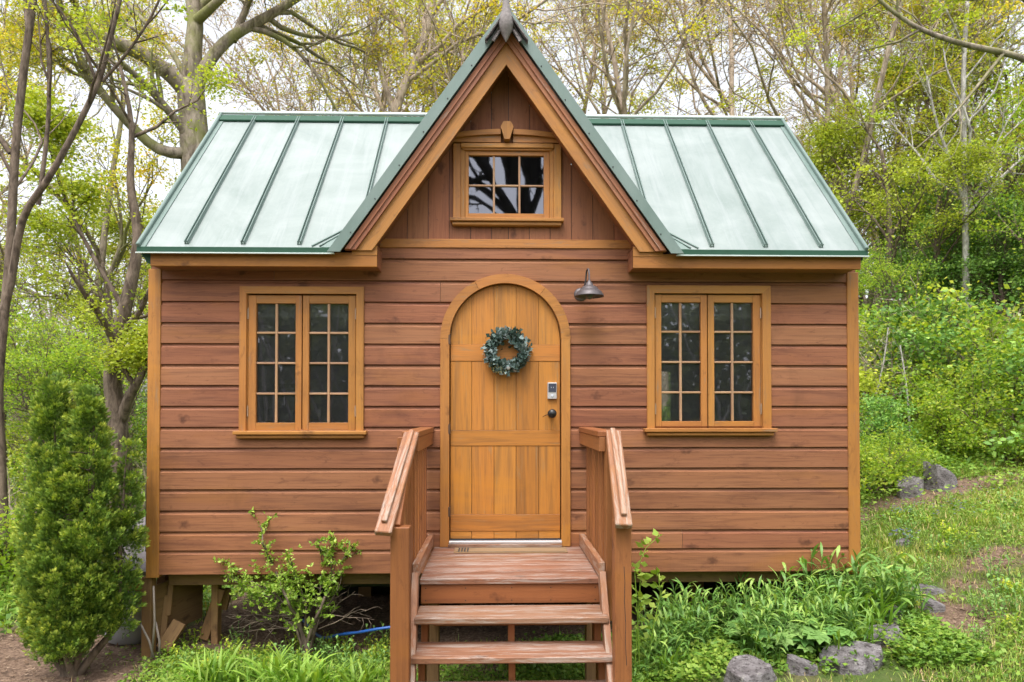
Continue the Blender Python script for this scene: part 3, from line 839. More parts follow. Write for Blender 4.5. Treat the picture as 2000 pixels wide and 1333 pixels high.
for x, s in ((RXL, 1), (RXR, -1)):
    ed = MB(82); p0 = np.array([x + s * 0.012, EYR - 0.004, zmain(EYR - 0.004)]); p1 = np.array([x + s * 0.012, YR, ZRIDGE])
    ed.beam(p0 + nn * 0.018, p1 + nn * 0.018, 0.026, 0.034, (1, 0, 0), 0.006)
    ed.beam(p0 + nn * 0.004 + (s * 0.03, 0, 0), p1 + nn * 0.004 + (s * 0.03, 0, 0), 0.035, 0.008, (1, 0, 0), 0.002)
    ed.beam(p0 - nn * 0.04 - (s * 0.0, 0, 0), p1 - nn * 0.04, 0.012, 0.09, (1, 0, 0), 0.002)
    ed.build('rake_trim', M['flash'], roof)
rc = np.array([0, YR, ZRIDGE])
for xa, xb in ((RXL, ax_ - 0.02), (ax_ + 0.02, RXR)):
    dg = MB(83); dg.beam((xa, YR - 0.055, zmain(YR - 0.055) + 0.018), (xb, YR - 0.055, zmain(YR - 0.055) + 0.018), 0.022, 0.10, nn, 0.003); dg.build('ridge_flashing', M['dkgreen'], roof); dg = MB(85)
    dg.box(xa, ax_ - xgr if xa < 0 else xb, EYR - 0.010, EYR + 0.004, ZE - 0.036, ZE + 0.003, 0.002) if xa < 0 else dg.box(ax_ + xgr, xb, EYR - 0.010, EYR + 0.004, ZE - 0.036, ZE + 0.003, 0.002)
    dg.build('eave_flashing', M['dkgreen'], roof)

for xa, xb in ((RXL - 0.004, ax_ - xgr + 0.01), (ax_ + xgr - 0.01, RXR + 0.004)):
    dp = MB(84); dp.box(xa, xb, EYR - 0.020, EYR - 0.004, ZE - 0.046, ZE - 0.037, 0.001); dp.build('drip_edge', M['drip'], roof)
for xa, xb in ((RXL - 0.006, ax_ - 0.03), (ax_ + 0.03, RXR + 0.006)):
    dp = MB(86); dp.tube([(xa, YR - 0.01, ZRIDGE + 0.030), (xb, YR - 0.01, ZRIDGE + 0.030)], 0.017, 10); dp.build('ridge_cap', M['drip'], roof)

# cross gable roof
gr = MB(90)
yf = GY - 0.05
zt = rake_z(W1 + W2 + W3)
for s in (-1, 1):
    P = [(ax_ + s * xgr, yf, ZE), (ax_ + s * xgr, EYR, ZE), (ax_, YR, zt), (ax_, yf, zt)]
    gr.slab(P if s > 0 else P[::-1], 0.03, r=0.5)
groof = gr.build('gable_roof', M['roof'], cabin)
ge = MB(91)
for s in (-1, 1):
    ge.prism(band(s, W1 + W2 + 0.004, W1 + W2 + W3 + 0.006, ZE - 0.036), yf - 0.014, yf - 0.001, (s, 0, -slope))
    # flashing hem standing off the roof and the fan of valley strips at the foot
    for k, (dx, dy) in enumerate(((0.10, 0.20), (0.155, 0.21))):
        y1 = EYR + 0.012; y2 = y1 + dy + 0.03
        xa = ax_ + s * (xgr + dx * 1.0); t = (y2 - EYR) / (YR - EYR); xb = ax_ + s * (xgr * (1 - t) + dx * 0.30)
        ge.beam(np.array([xa, y1, zmain(y1)]) + nn * 0.006, np.array([xb, y2, zmain(y2)]) + nn * 0.006, 0.012, 0.012, (1, 0, 0), 0.002)
    # valley pan
    t = 0.55; y2 = EYR + t * (YR - EYR)
    tri = np.array([(ax_ + s * (xgr + 0.01), EYR + 0.004, ZE), (ax_ + s * (xgr + 0.09), EYR + 0.004, ZE), (ax_ + s * (xgr * (1 - t) + 0.03), y2, zmain(y2)), (ax_ + s * xgr * (1 - t), y2, zmain(y2))]) 
    tri[:, 2] = [zmain(v[1]) for v in tri]; tri = tri + nn * 0.004
    ge.slab(tri if s > 0 else tri[::-1], 0.003)
ge.build('edge_flashing', M['flash'], groof)
# screws on the flashing
sc_ = MB(92)
for s in (-1, 1):
    for k in range(7):
        zc = ZE + 0.1 + k * 0.24
        xx = ax_ + s * (rake_z(W1 + W2 + W3 * 0.3) - zc) / slope
        sc_.lathe((xx, yf - 0.018, zc), (0, 1, 0), [(0, 0.0001), (0, 0.0045), (0.004, 0.0055)], 8)
sc_.build('flashing_screws', M['black'], groof)
# finial of weathered metal at the peak
fn = MB(93)
fz = WZ(46, yf - 0.05); fy = yf - 0.05
prof = [(-0.135, 0.002), (-0.10, 0.020), (-0.05, 0.044), (-0.01, 0.056), (0.04, 0.048), (0.08, 0.034), (0.12, 0.027), (0.16, 0.023), (0.24, 0.020), (0.32, 0.016), (0.42, 0.010), (0.50, 0.002)]
fn.lathe((ax_ - 0.004, fy, fz), (0.0, 0.0, 1), prof, 14)
for s in (-1, 1):
    fn.beam((ax_, fy - 0.004, fz + 0.05), (ax_ + s * 0.10, fy + 0.004, fz - 0.125), 0.03, 0.012, (1, 0, 0.6 * s), 0.004)
    fn.beam((ax_, fy + 0.03, fz + 0.085), (ax_ + s * 0.15, fy + 0.035, fz + 0.085 - 0.15 * slope), 0.12, 0.010, (0, 1, 0), 0.003)
fo = fn.build('finial', M['finial'], cabin, True)

# windows -------------------------------------------------------------
def frame(mb, x0, x1, z0, z1, w, y0, y1, wt=None, wb=None, ch=0.003):
    wt = wt or w; wb = w if wb is None else wb
    mb.box(x0, x0 + w, y0, y1, z0, z1, ch); mb.box(x1 - w, x1, y0, y1, z0, z1, ch)
    mb.box(x0 + w, x1 - w, y0 + 0.0005, y1, z1 - wt, z1, ch)
    if wb: mb.box(x0 + w, x1 - w, y0 + 0.0005, y1, z0, z0 + wb, ch)
def pane_grid(g, xs_, zs_, y, seed):
    rr = random.Random(seed)
    for a, b in xs_:
        for c, d in zs_: 
            k = [rr.uniform(-1, 1) * 0.0009 for _ in range(2)]
            g.add([(a, y + k[0] + k[1], c), (b, y - k[0] + k[1], c), (b, y - k[0] - k[1], d), (a, y + k[0] - k[1], d)], [[0, 1, 2, 3]])
def casement(rect, px_sash, py_sash, px_glass, py_glass, mx, my, cx, seed):
    x0, x1, z0, z1 = rect
    c = MB(seed)
    cwl = WX(px_sash[0]) - x0 - 0.008; cwr = x1 - WX(px_sash[3]) - 0.008
    c.box(x0, x0 + cwl, -0.042, 0.0, z0, z1 - 0.0, 0.003); c.box(x1 - cwr, x1, -0.042, 0.0, z0, z1, 0.003)
    c.prism([(x0, z1), (x1, z1), (x1 - cwr, z1 - cwl), (x0 + cwl, z1 - cwl)], -0.0425, 0.0)
    c.box(x0 + cwl, x1 - cwr, -0.006, 0.05, z0, z1 - cwl, 0.001) if False else None
    # jamb lining
    for a, b, e, f_ in ((x0 + cwl - 0.002, x0 + cwl + 0.006, z0, z1 - cwl), (x1 - cwr - 0.006, x1 - cwr + 0.002, z0, z1 - cwl)):
        c.box(a, b, -0.02, 0.06, e, f_, 0.001)
    win = c.build('window', M['trim'], cabin)
    s = MB(seed + 1); ex = 0.028
    s.box(x0 - ex, x1 + ex, -0.085, 0.0, z0 - 0.022, z0 + 0.006, 0.004); s.box(x0 - ex + 0.02, x1 + ex - 0.02, -0.068, 0.0, z0 - 0.05, z0 - 0.0225, 0.006)
    s.build('sill', M['trim'], win)
    zt_, zb_ = WZ(py_sash[0], 0, cx), z0 + 0.008
    for k in (0, 1):
        sa, sb = WX(px_sash[2 * k]), WX(px_sash[2 * k + 1]); ga_, gb_ = WX(px_glass[2 * k]), WX(px_glass[2 * k + 1])
        gt, gbm = WZ(py_glass[0], 0, cx), WZ(py_glass[1], 0, cx)
        f = MB(seed + 2 + k)
        f.box(sa, ga_, -0.020, 0.018, zb_, zt_, 0.002); f.box(gb_, sb, -0.020, 0.018, zb_, zt_, 0.002)
        f.box(ga_, gb_, -0.019, 0.018, gt, zt_, 0.002); f.box(ga_, gb_, -0.019, 0.018, zb_, gbm, 0.002)
        f.build('sash', M['trim'], win)
        mu = MB(seed + 6 + k); xm = WX(mx[k])
        mu.box(xm - 0.009, xm + 0.009, -0.012, 0.012, gbm, gt, 0.003)
        for y in my:
            zm = WZ(y, 0, cx); mu.box(ga_, xm - 0.009, -0.0115, 0.0115, zm - 0.008, zm + 0.008, 0.003); mu.box(xm + 0.009, gb_, -0.0115, 0.0115, zm - 0.008, zm + 0.008, 0.003)
        mu.build('muntins', M['muntin'], win)
        g = MB(seed + 9); zl_ = [gbm] + [WZ(y, 0, cx) for y in my][::-1] + [gt]; pane_grid(g, [(ga_, xm), (xm, gb_)], list(zip(zl_[:-1], zl_[1:])), 0.004, seed + k)
        g.build('pane', M['glass'], win)
        g = MB(seed + 10); g.add([(ga_, 0.017, gbm), (gb_, 0.017, gbm), (gb_, 0.017, gt), (ga_, 0.017, gt)], [[0, 1, 2, 3]]); g.build('insect_screen', M['meshscreen'], win)
        for zc in (zb_ + 0.14, zt_ - 0.14):
            h = MB(1); hx = sa - 0.001 if k == 0 else sb + 0.001
            h.tube([(hx, -0.024, zc - 0.038), (hx, -0.024, zc + 0.038)], 0.0055, 8)
            h.tube([(hx, -0.024, zc + 0.038), (hx, -0.024, zc + 0.046)], 0.003, 8)
            h.build('hinge', M['hinge'], win)
    b = MB(seed + 12)
    ztb = WZ(588, 0, cx)
    zlow = WZ(621, 0.05, cx)
    for k in range(6):
        zz = zlow + 0.03 + k * 0.018
        b.cbox(((x0 + x1) / 2, 0.058, zz), ((1, 0, 0), (0, 1, 0.5), (0, -0.5, 1)), ((x1 - x0) / 2 - 0.08, 0.012, 0.0012), 0.0005)
    b.box(x0 + 0.08, x1 - 0.08, 0.045, 0.072, zlow, zlow + 0.024, 0.003)
    b.build('blind', M['blind'], win)
    return win
wl = casement(WL, (486, 590, 592, 695), (578, 840), (501, 578, 604, 681), (594, 826), (540, 642), (651, 710, 769.5), 590, 100)
wr = casement(WRr, (1279, 1380, 1382, 1484), (577, 838), (1291, 1368, 1394, 1470), (592, 823), (1329, 1430), (649, 708, 767), 1382, 130)
tag(wl, 'double casement window to the left of the door'); tag(wr, 'double casement window under the barn lamp side, right of the door')
wd = MB(150); wd.tube([(WX(1455, 0.06), 0.05, WZ(622, 0.05)), (WX(1453, 0.06), 0.05, WZ(782, 0.05))], 0.004, 6); wd.build('blind_wand', M['insidewhite'], wr)

# small gable window
x0, x1, z0, z1 = GW
gwn = MB(160)
w_ = WX(900) - x0
gwn.box(x0, x0 + w_, -0.040, 0, z0, z1, 0.003); gwn.box(x1 - w_, x1, -0.040, 0, z0, z1, 0.003)
w2 = WX(908) - x0
gwn.box(x0 + w_, x0 + w2, -0.030, 0.01, z0, z1, 0.002); gwn.box(x1 - w2, x1 - w_, -0.030, 0.01, z0, z1, 0.002)
zh = WZ(294)
gwn.box(x0 + w_, x1 - w_, -0.052, 0.0, zh, z1 + 0.0, 0.004); gwn.box(x0 + w_ + 0.012, x1 - w_ - 0.012, -0.040, 0.0, zh - 0.014, zh - 0.0005, 0.003)
gwin = gwn.build('gable_window', M['trim'], cabin)
sh = MB(161)
ga_, gb_, gt, gbm = WX(915), WX(1062), WZ(306), WZ(419)
sa, sb, zt_, zb_ = x0 + w2 + 0.001, x1 - w2 - 0.001, zh - 0.015, z0 + 0.008
sh.box(sa, ga_, -0.022, 0.015, zb_, zt_); sh.box(gb_, sb, -0.022, 0.015, zb_, zt_); sh.box(ga_, gb_, -0.0215, 0.015, gt, zt_); sh.box(ga_, gb_, -0.0215, 0.015, zb_, gbm)
sh.build('sash', M['trim'], gwin)
mu = MB(162)
for p in (964.5, 1014.5): mu.box(WX(p) - 0.008, WX(p) + 0.008, -0.013, 0.01, gbm, gt, 0.003)
xsx = [ga_, WX(964.5) - 0.008, WX(964.5) + 0.008, WX(1014.5) - 0.008, WX(1014.5) + 0.008, gb_]
for k in (0, 2, 4): mu.box(xsx[k], xsx[k + 1], -0.0125, 0.0095, WZ(364) - 0.007, WZ(364) + 0.007, 0.003)
mu.build('muntins', M['muntin'], gwin)
g = MB(1); pane_grid(g, [(xsx[0], WX(964.5)), (WX(964.5), WX(1014.5)), (WX(1014.5), gb_)], [(gbm, WZ(364)), (WZ(364), gt)], 0.0, 3); g.build('pane', M['glass_up'], gwin)
s = MB(163)
s.box(x0 - 0.022, x1 + 0.016, -0.075, 0.0, z0 - 0.02, z0 + 0.006, 0.004); s.box(x0 - 0.006, x1 - 0.0, -0.058, 0.0, z0 - 0.048, z0 - 0.0205, 0.006)
s.build('sill', M['trim'], gwin)
pd = MB(164)      # shallow arched head with a keystone
xe0, xe1, xc = WX(879), WX(1099), WX(990)
def arch(x, zc, ze): return ze + (zc - ze) * (1 - ((x - xc) / ((xe1 - xe0) / 2)) ** 2)
N = 16
for s_, (xa, xb) in ((-1, (xe0, WX(978))), (1, (WX(1002), xe1))):
    up = [(xa + (xb - xa) * k / N) for k in range(N + 1)]
    top = [(x, arch(x, WZ(259), WZ(269))) for x in up]; bot = [(x, arch(x, WZ(269), WZ(277.5))) for x in up]
    pd.prism(bot + top[::-1], -0.068, 0.0, (1, 0, 0))
    pd.prism([(x + (0.01 if x == xa and s_ < 0 else 0), WZ(283) ) for x in (xa, xb)] + [(x, z - 0.0005) for x, z in bot][::-1], -0.046, 0.0, (1, 0, 0))
pd.build('pediment', M['trim'], gwin)
ks = MB(165)
K = [(990 - 7, 247), (990 + 7, 247), (990 + 12.5, 257), (990 + 5, 281), (990 - 5, 281), (990 - 12.5, 257)]
ks.prism([(WX(a), WZ(b)) for a, b in K][::-1], -0.092, 0.0, (0, 0, 1)); ks.build('keystone', M['trim'], gwin)

# door ------------------------------------------------------------------
dfm = MB(170)
def ring(c, r0, r1, a0, a1, n=16):
    o = [(c[0] + r1 * math.cos(a), c[1] + r1 * math.sin(a)) for a in np.linspace(a0, a1, n)]
    i = [(c[0] + r0 * math.cos(a), c[1] + r0 * math.sin(a)) for a in np.linspace(a1, a0, n)]
    return o + i
zd = DECK + 0.004
spl = WZ(667) - 0.0
for a, b in ((DCX - DR_OUT, DCX - DR_IN), (DCX + DR_IN, DCX + DR_OUT)): dfm.box(a, b, -0.05, 0.03, zd, DSPR - 0.001, 0.003)
for a0, a1 in ((0, 52), (52.3, 118), (118.3, 180)):
    dfm.prism(ring((DCX, DSPR), DR_IN, DR_OUT, R(a0), R(a1), 22), -0.05, 0.0, (1, 0, 0.1))
# rebate behind
for a0, a1 in ((0, 60), (60, 120), (120, 180)): dfm.prism(ring((DCX, DSPR), DR_IN - 0.004, DR_IN + 0.03, R(a0), R(a1), 22), 0.0, 0.05)
dfm.build('door_frame', M['trim'], cabin)
dr = MB(171); RD = DR_IN - 0.007
seams = [878, 921.5, 965, 1008, 1052, 1095]
sx = [WX(p) for p in seams]; sx[0] = DCX - RD; sx[-1] = DCX + RD
rails_px = [(674, 706), (841, 871), (1005, 1037)]
zr = [(WZ(b), WZ(a)) for a, b in rails_px]           # (low, high)
zdoor = DZ0 + 0.012
def arcz(x): return DSPR + math.sqrt(max(0, RD * RD - (x - DCX) ** 2))
panels = [(zdoor, zr[2][0] - 0.0015), (zr[2][1] + 0.0015, zr[1][0] - 0.0015), (zr[1][1] + 0.0015, zr[0][0] - 0.0015)]
for i in range(5):
    a, b = sx[i] + (0.0013 if i else 0), sx[i + 1] - (0.0013 if i < 4 else 0)
    rv = dr.rng.random()
    for lo, hi in panels: dr.cbox(((a + b) / 2, 0.005, (lo + hi) / 2), ((0, 0, 1), (1, 0, 0), (0, 1, 0)), ((hi - lo) / 2, (b - a) / 2, 0.014), 0.0018, rv)
    lo = zr[0][1] + 0.0015
    top = [(x, arcz(x)) for x in np.linspace(b, a, 12)]
    top = [(x, max(z, DSPR - 0.0)) for x, z in top]
    dr.prism([(a, lo), (b, lo)] + top, -0.009, 0.019, (0, 0, 1), rv)
door = dr.build('door', M['door'], cabin)
tag(door, 'honey coloured plank door with a rounded top')
for lo, hi in zr:
    q = MB(int(lo * 100)); q.box(DCX - RD, DCX + RD, -0.013, 0.019, lo, hi, 0.002); q.build('door_rail', M['door'], door)
bk = MB(172); bk.box(DCX - RD + 0.001, DCX + RD - 0.001, 0.0195, 0.03, zdoor, DSPR + 0.05); bk.prism(ring((DCX, DSPR), 0.0, RD, 0, math.pi, 24), 0.0196, 0.0305); bk.build('door_back', M['inside'], door)
for y in (665, 838, 998):
    h = MB(2); zc = WZ(y); hx = DCX - DR_IN + 0.003
    h.tube([(hx, -0.030, zc - 0.042), (hx, -0.030, zc + 0.042)], 0.0065, 8); h.box(hx - 0.010, hx + 0.004, -0.052, -0.03, zc - 0.035, zc + 0.035, 0.001)
    h.build('hinge', M['darkhinge'], door)
sw = MB(173); sw.box(DCX - RD, DCX + RD, -0.02, 0.02, DZ0 - 0.006, zdoor - 0.001, 0.001); sw.build('door_sweep', M['rubber'], door)
lk = MB(174); lx0, lx1, lz0, lz1 = WX(1069), WX(1087), WZ(780), WZ(748)
lk.box(lx0, lx1, -0.034, -0.009, lz0, lz1, 0.004); lock = lk.build('keypad_lock', M['silver'], door)
q = MB(1); q.box(lx0 + 0.006, lx1 - 0.006, -0.037, -0.0345, lz0 + 0.052, lz1 - 0.006, 0.001)
# (sub-part level ends here: the screen belongs to the door)
q.build('keypad_screen', M['screen'], door)
q = MB(1)
for dx in (-0.008, 0.008): q.box((lx0 + lx1) / 2 + dx - 0.002, (lx0 + lx1) / 2 + dx + 0.002, -0.0385, -0.0372, lz0 + 0.083, lz0 + 0.091, 0.0005)
q.lathe(((lx0 + lx1) / 2, -0.0345, lz0 + 0.026), (0, -1, 0), [(0, 0.010), (0.003, 0.010), (0.004, 0.008), (0.004, 0.0001)], 16)
q.build('keypad_mark', M['digit'], door)
kb = MB(175); kc = (WX(1077), -0.009, WZ(808))
kb.lathe(kc, (0, -1, 0), [(0, 0.03), (0.008, 0.03), (0.012, 0.024), (0.014, 0.013), (0.035, 0.012), (0.04, 0.022), (0.052, 0.032), (0.068, 0.033), (0.080, 0.024), (0.085, 0.001)], 28)
knob = kb.build('knob', M['black'], door, True)
q = MB(1); q.tube([(kc[0] - 0.012, -0.035, kc[2] - 0.006), (kc[0] - 0.045, -0.045, kc[2] - 0.012), (kc[0] - 0.068, -0.030, kc[2] - 0.026)], [0.004, 0.0028, 0.002], 6)
q.build('strike_lever', M['black'], door)
th = MB(176); th.box(WX(876, -0.05), WX(1097, -0.05), -0.075, 0.03, DECK + 0.001, DECK + 0.028, 0.003); th.build('threshold_board', M['tread'], cabin)
th = MB(177); th.box(WX(878), WX(1096), -0.058, 0.03, DECK + 0.029, DECK + 0.047, 0.003); th.build('threshold', M['alum'], cabin)

# understructure ---------------------------------------------------------
us = MB(180)
us.box(XL + 0.09, XR - 0.05, 0.13, 0.175, ZB - 0.115, ZB - 0.003, 0.003); us.box(XL + 0.09, XR - 0.05, YBK - 0.1, YBK - 0.05, ZB - 0.12, ZB - 0.003, 0.003)
for x in np.linspace(XL + 0.4, XR - 0.4, 8): us.box(x - 0.02, x + 0.02, 0.176, YBK - 0.101, ZB - 0.10, ZB - 0.003, 0.002)
us.box(XL + 0.02, XR - 0.02, 0.03, YBK - 0.02, ZB - 0.002, ZB + 0.02)
us.build('floor_beam', M['lumber'], cabin)
sk = MB(187); sk.box(XL + 0.3, XR - 0.06, YBK - 0.09, YBK - 0.06, -0.1, ZB - 0.13, 0.002); sk.box(XR - 0.08, XR - 0.05, 0.4, YBK - 0.1, -0.1, ZB - 0.01, 0.002); sk.build('underfloor_light_block', M['black'], cabin)  # added black boards that keep daylight from entering under the floor
def wpost(pa, pb, y, ztop, zbot, seed, parent, name='support_post', t=0.08, m='lumber'):
    b = MB(seed); b.box(WX(pa, y, 1200), WX(pb, y, 1200), y, y + t, zbot, ztop, 0.003); return b.build(name, M[m], parent)
wpost(276, 295, 0.0, ZB - 0.021, -0.05, 181, cabin)
wpost(305, 322, 0.35, ZB - 0.10, -0.05, 182, cabin)
for pa, pb, y in ((412, 425, 0.30), (900, 925, 0.9), (1350, 1375, 0.7), (1600, 1625, 0.5), (700, 725, 1.6)): wpost(pa, pb, y, ZB - 0.1, -0.05, pa, cabin)
b = MB(186); b.beam(W(432, 1150, 0.33), W(398, 1248, 0.33), 0.04, 0.075, (0, 1, 0)); b.beam(W(447, 1150, 0.40), W(436, 1190, 0.40), 0.04, 0.06, (0, 1, 0)); b.build('brace', M['lumber'], cabin)
wh = MB(188); wh.box(-2.0, 2.2, 0.9, 1.0, 0.30, 0.42, 0.004); wh.box(-0.9, -0.82, 0.6, 1.8, 0.0, 0.3); wh.box(-2.2, 2.3, 1.7, 1.76, 0.0, 0.28); wh.build('trailer_frame', M['black'], cabin)

# boards leaning under the house: separate things
o = MB(190); o.cbox(W(340, 1180, 0.30), ((0.18, 0.55, 0.02), (0, 0.03, 1), (1, 0, 0)), (0.30, 0.20, 0.012), 0.003)
o.cbox(W(333, 1160, 0.22), ((0, 0.2, 1), (1, 0.3, 0), (0, 1, 0)), (0.16, 0.018, 0.012), 0.003)
o.cbox(W(322, 1215, 0.18), ((0, 0.15, 1), (1, 0.3, 0), (0, 1, 0)), (0.20, 0.02, 0.012), 0.003)
po = o.build('pallet', M['lumber'], None, origin=(*W(340, 1180, 0.3)[:2], 0)); tag(po, 'timber pallet leaning on edge behind the front left support post', 'pallet')
o = MB(191); o.beam(W(318, 1268, 0.10), W(352, 1215, 0.18), 0.05, 0.10, (0, 1, 0)); po = o.build('plank', M['lumber'], None, origin=(*W(318, 1268, 0.1)[:2], 0)); tag(po, 'short tan plank propped diagonally against the pallet', 'plank')
o = MB(192)
for a, b, c in (((300, 1145), (296, 1285), -0.06), ((304, 1215), (311, 1290), -0.04), ((275, 1220), (300, 1285), -0.1)):
    p, q = W(*a, c), W(*b, c); mid = (p + q) / 2 + (0.015, 0, 0); o.tube([p, mid, q], [0.007, 0.008, 0.009], 6)
po = o.build('stick', M['greywood'], None, True, origin=(*W(300, 1285, -0.06)[:2], 0)); tag(po, 'bundle of thin dry sticks leaning by the front left support post', 'sticks')
o = MB(193); o.beam(W(440, 1262, 0.9), W(330, 1330, 0.5), 0.10, 0.03, (0, 1, 0)); o.beam(W(380, 1250, 1.2), W(520, 1255, 1.3), 0.12, 0.03, (0, 1, 0)); po = o.build('scrap_boards', M['greywood'], None, origin=(*W(440, 1262, 0.9)[:2], 0)); tag(po, 'grey scrap boards lying in the dark under the cabin', 'boards')
# lean-to with tank at the left side
lt = empty('lean_to_shelf', (XL - 0.35, 0.5, 0), 'low grey shingled lean-to cover against the left cabin wall', 'lean-to')
q = MB(195); q.slab([(XL - 0.62, 0.02, WZ(1116, 0.05, 200)), (XL - 0.005, 0.02, WZ(1116, 0.05, 200)), (XL - 0.005, 1.2, 0.88), (XL - 0.62, 1.2, 0.88)], 0.03); q.build('cover', M['shingle'], lt)
q = MB(196); q.box(XL - 0.60, XL - 0.02, 0.05, 0.09, 0.50, 0.585); q.build('front_rail', M['trim'], lt)
for xx in (XL - 0.6, XL - 0.08): 
    q = MB(197); q.box(xx, xx + 0.05, 0.10, 0.15, -0.02, 0.56); q.build('leg', M['lumber'], lt)
tk = MB(198); tk.lathe((XL - 0.34, 0.5, 0.0), (0, 0, 1), [(0.0, 0.17), (0.03, 0.22), (0.10, 0.23), (0.34, 0.23), (0.42, 0.20), (0.46, 0.10), (0.47, 0.001)], 28)
o = tk.build('tank', M['tank'], None, True, origin=(XL - 0.34, 0.5, 0)); tag(o, 'pale grey rounded tank under the lean-to behind the evergreen', 'tank')
ub = MB(199); ub.box(XL - 0.085, XL - 0.004, 0.12, 0.30, WZ(1075, 0.2, 275), WZ(938, 0.2, 275), 0.006)
o = ub.build('utility_box', M['black'], None, origin=(XL - 0.04, 0.2, 0.8)); tag(o, 'narrow black utility box fixed to the left cabin wall', 'utility box')

# ------------------------------------------------------------------ entrance steps
LY = -0.97                                    # front of the landing
LXa, LXb = WX(822, LY, 1130), WX(1172, LY, 1130)
steps = empty('porch_steps', (0.06, -1.0, 0), 'reddish brown wooden entrance steps with handrails up to the arched door', 'steps')
ZL = DECK
q = MB(200)
bnd = [-0.052, -0.075 - 0.115, -0.33, -0.475, -0.62, -0.765, LY - 0.012]
q2 = [(-0.02, -0.185), (-0.189, -0.33), (-0.334, -0.475), (-0.479, -0.62), (-0.624, -0.79), (-0.794, LY - 0.012)]
for ya, yb_ in q2: q.box(LXa - 0.005, LXb + 0.005, yb_, ya, ZL - 0.036, ZL, 0.004)
q.build('landing', M['tread'], steps)
T1Y0, T1Y1, T1Z = -1.00, -1.255, WZ(1207, -1.255)
T2Y0, T2Y1, T2Z = -1.145, -1.405, WZ(1284, -1.405)
dz = T1Z - T2Z
q = MB(201); q.box(LXa + 0.0, LXb - 0.0, LY + 0.0, LY + 0.035, T1Z + 0.001, ZL - 0.037, 0.003)
q.box(LXa + 0.004, LXa + 0.04, -0.02, LY + 0.036, ZL - 0.18, ZL - 0.037); q.box(LXb - 0.04, LXb - 0.004, -0.02, LY + 0.036, ZL - 0.18, ZL - 0.037)
q.build('riser_board', M['steps'], steps)
q = MB(202)
for x in (LXa + 0.03, LXa + 0.27, LXa + 0.55, LXb - 0.30, LXb - 0.03):
    for z in (ZL - 0.06, ZL - 0.135): q.lathe((x, LY - 0.001, z), (0, 1, 0), [(0, 0.0001), (0, 0.0035), (0.002, 0.004)], 8)
q.build('nail_heads', M['black'], steps)
tw = (LXb - LXa) / 2 + 0.006; tcx = (LXa + LXb) / 2
ty = [(T1Y0, T1Y1, T1Z), (T2Y0, T2Y1, T2Z), (T2Y0 - 0.15, T2Y1 - 0.15, T2Z - dz), (T2Y0 - 0.30, T2Y1 - 0.30, max(0.06, T2Z - 2 * dz))]
for k, (ya, yb_, z) in enumerate(ty):
    q = MB(210 + k); q.box(tcx - tw, tcx + tw, yb_, ya, z - 0.037, z, 0.006); q.build('tread', M['tread'], steps)
for k, x in enumerate((tcx - tw + 0.045, tcx, tcx + tw - 0.045)):
    q = MB(220 + k)
    for i in range(3):
        q.box(x - 0.019, x + 0.019, ty[i + 1][0] + 0.004, ty[i + 1][0] + 0.12, ty[i + 1][2] - 0.06, ty[i][2] - 0.038, 0.002)
    q.box(x - 0.0185, x + 0.0185, ty[3][1] + 0.05, ty[3][0] + 0.10, -0.05, ty[3][2] - 0.038, 0.002)
    q.build('stringer', M['steps'], steps)
q = MB(225); q.box(tcx - tw + 0.08, tcx + tw - 0.08, LY + 0.02, LY + 0.055, T1Z - 0.14, T1Z - 0.05); q.build('ledger', M['steps'], steps)
for x in (WX(830, -0.9, 1200), WX(1145, -0.9, 1200)):
    q = MB(226); q.box(x, x + 0.085, LY + 0.06, LY + 0.145, -0.1, ZL - 0.04); q.build('leg', M['lumber'], steps)
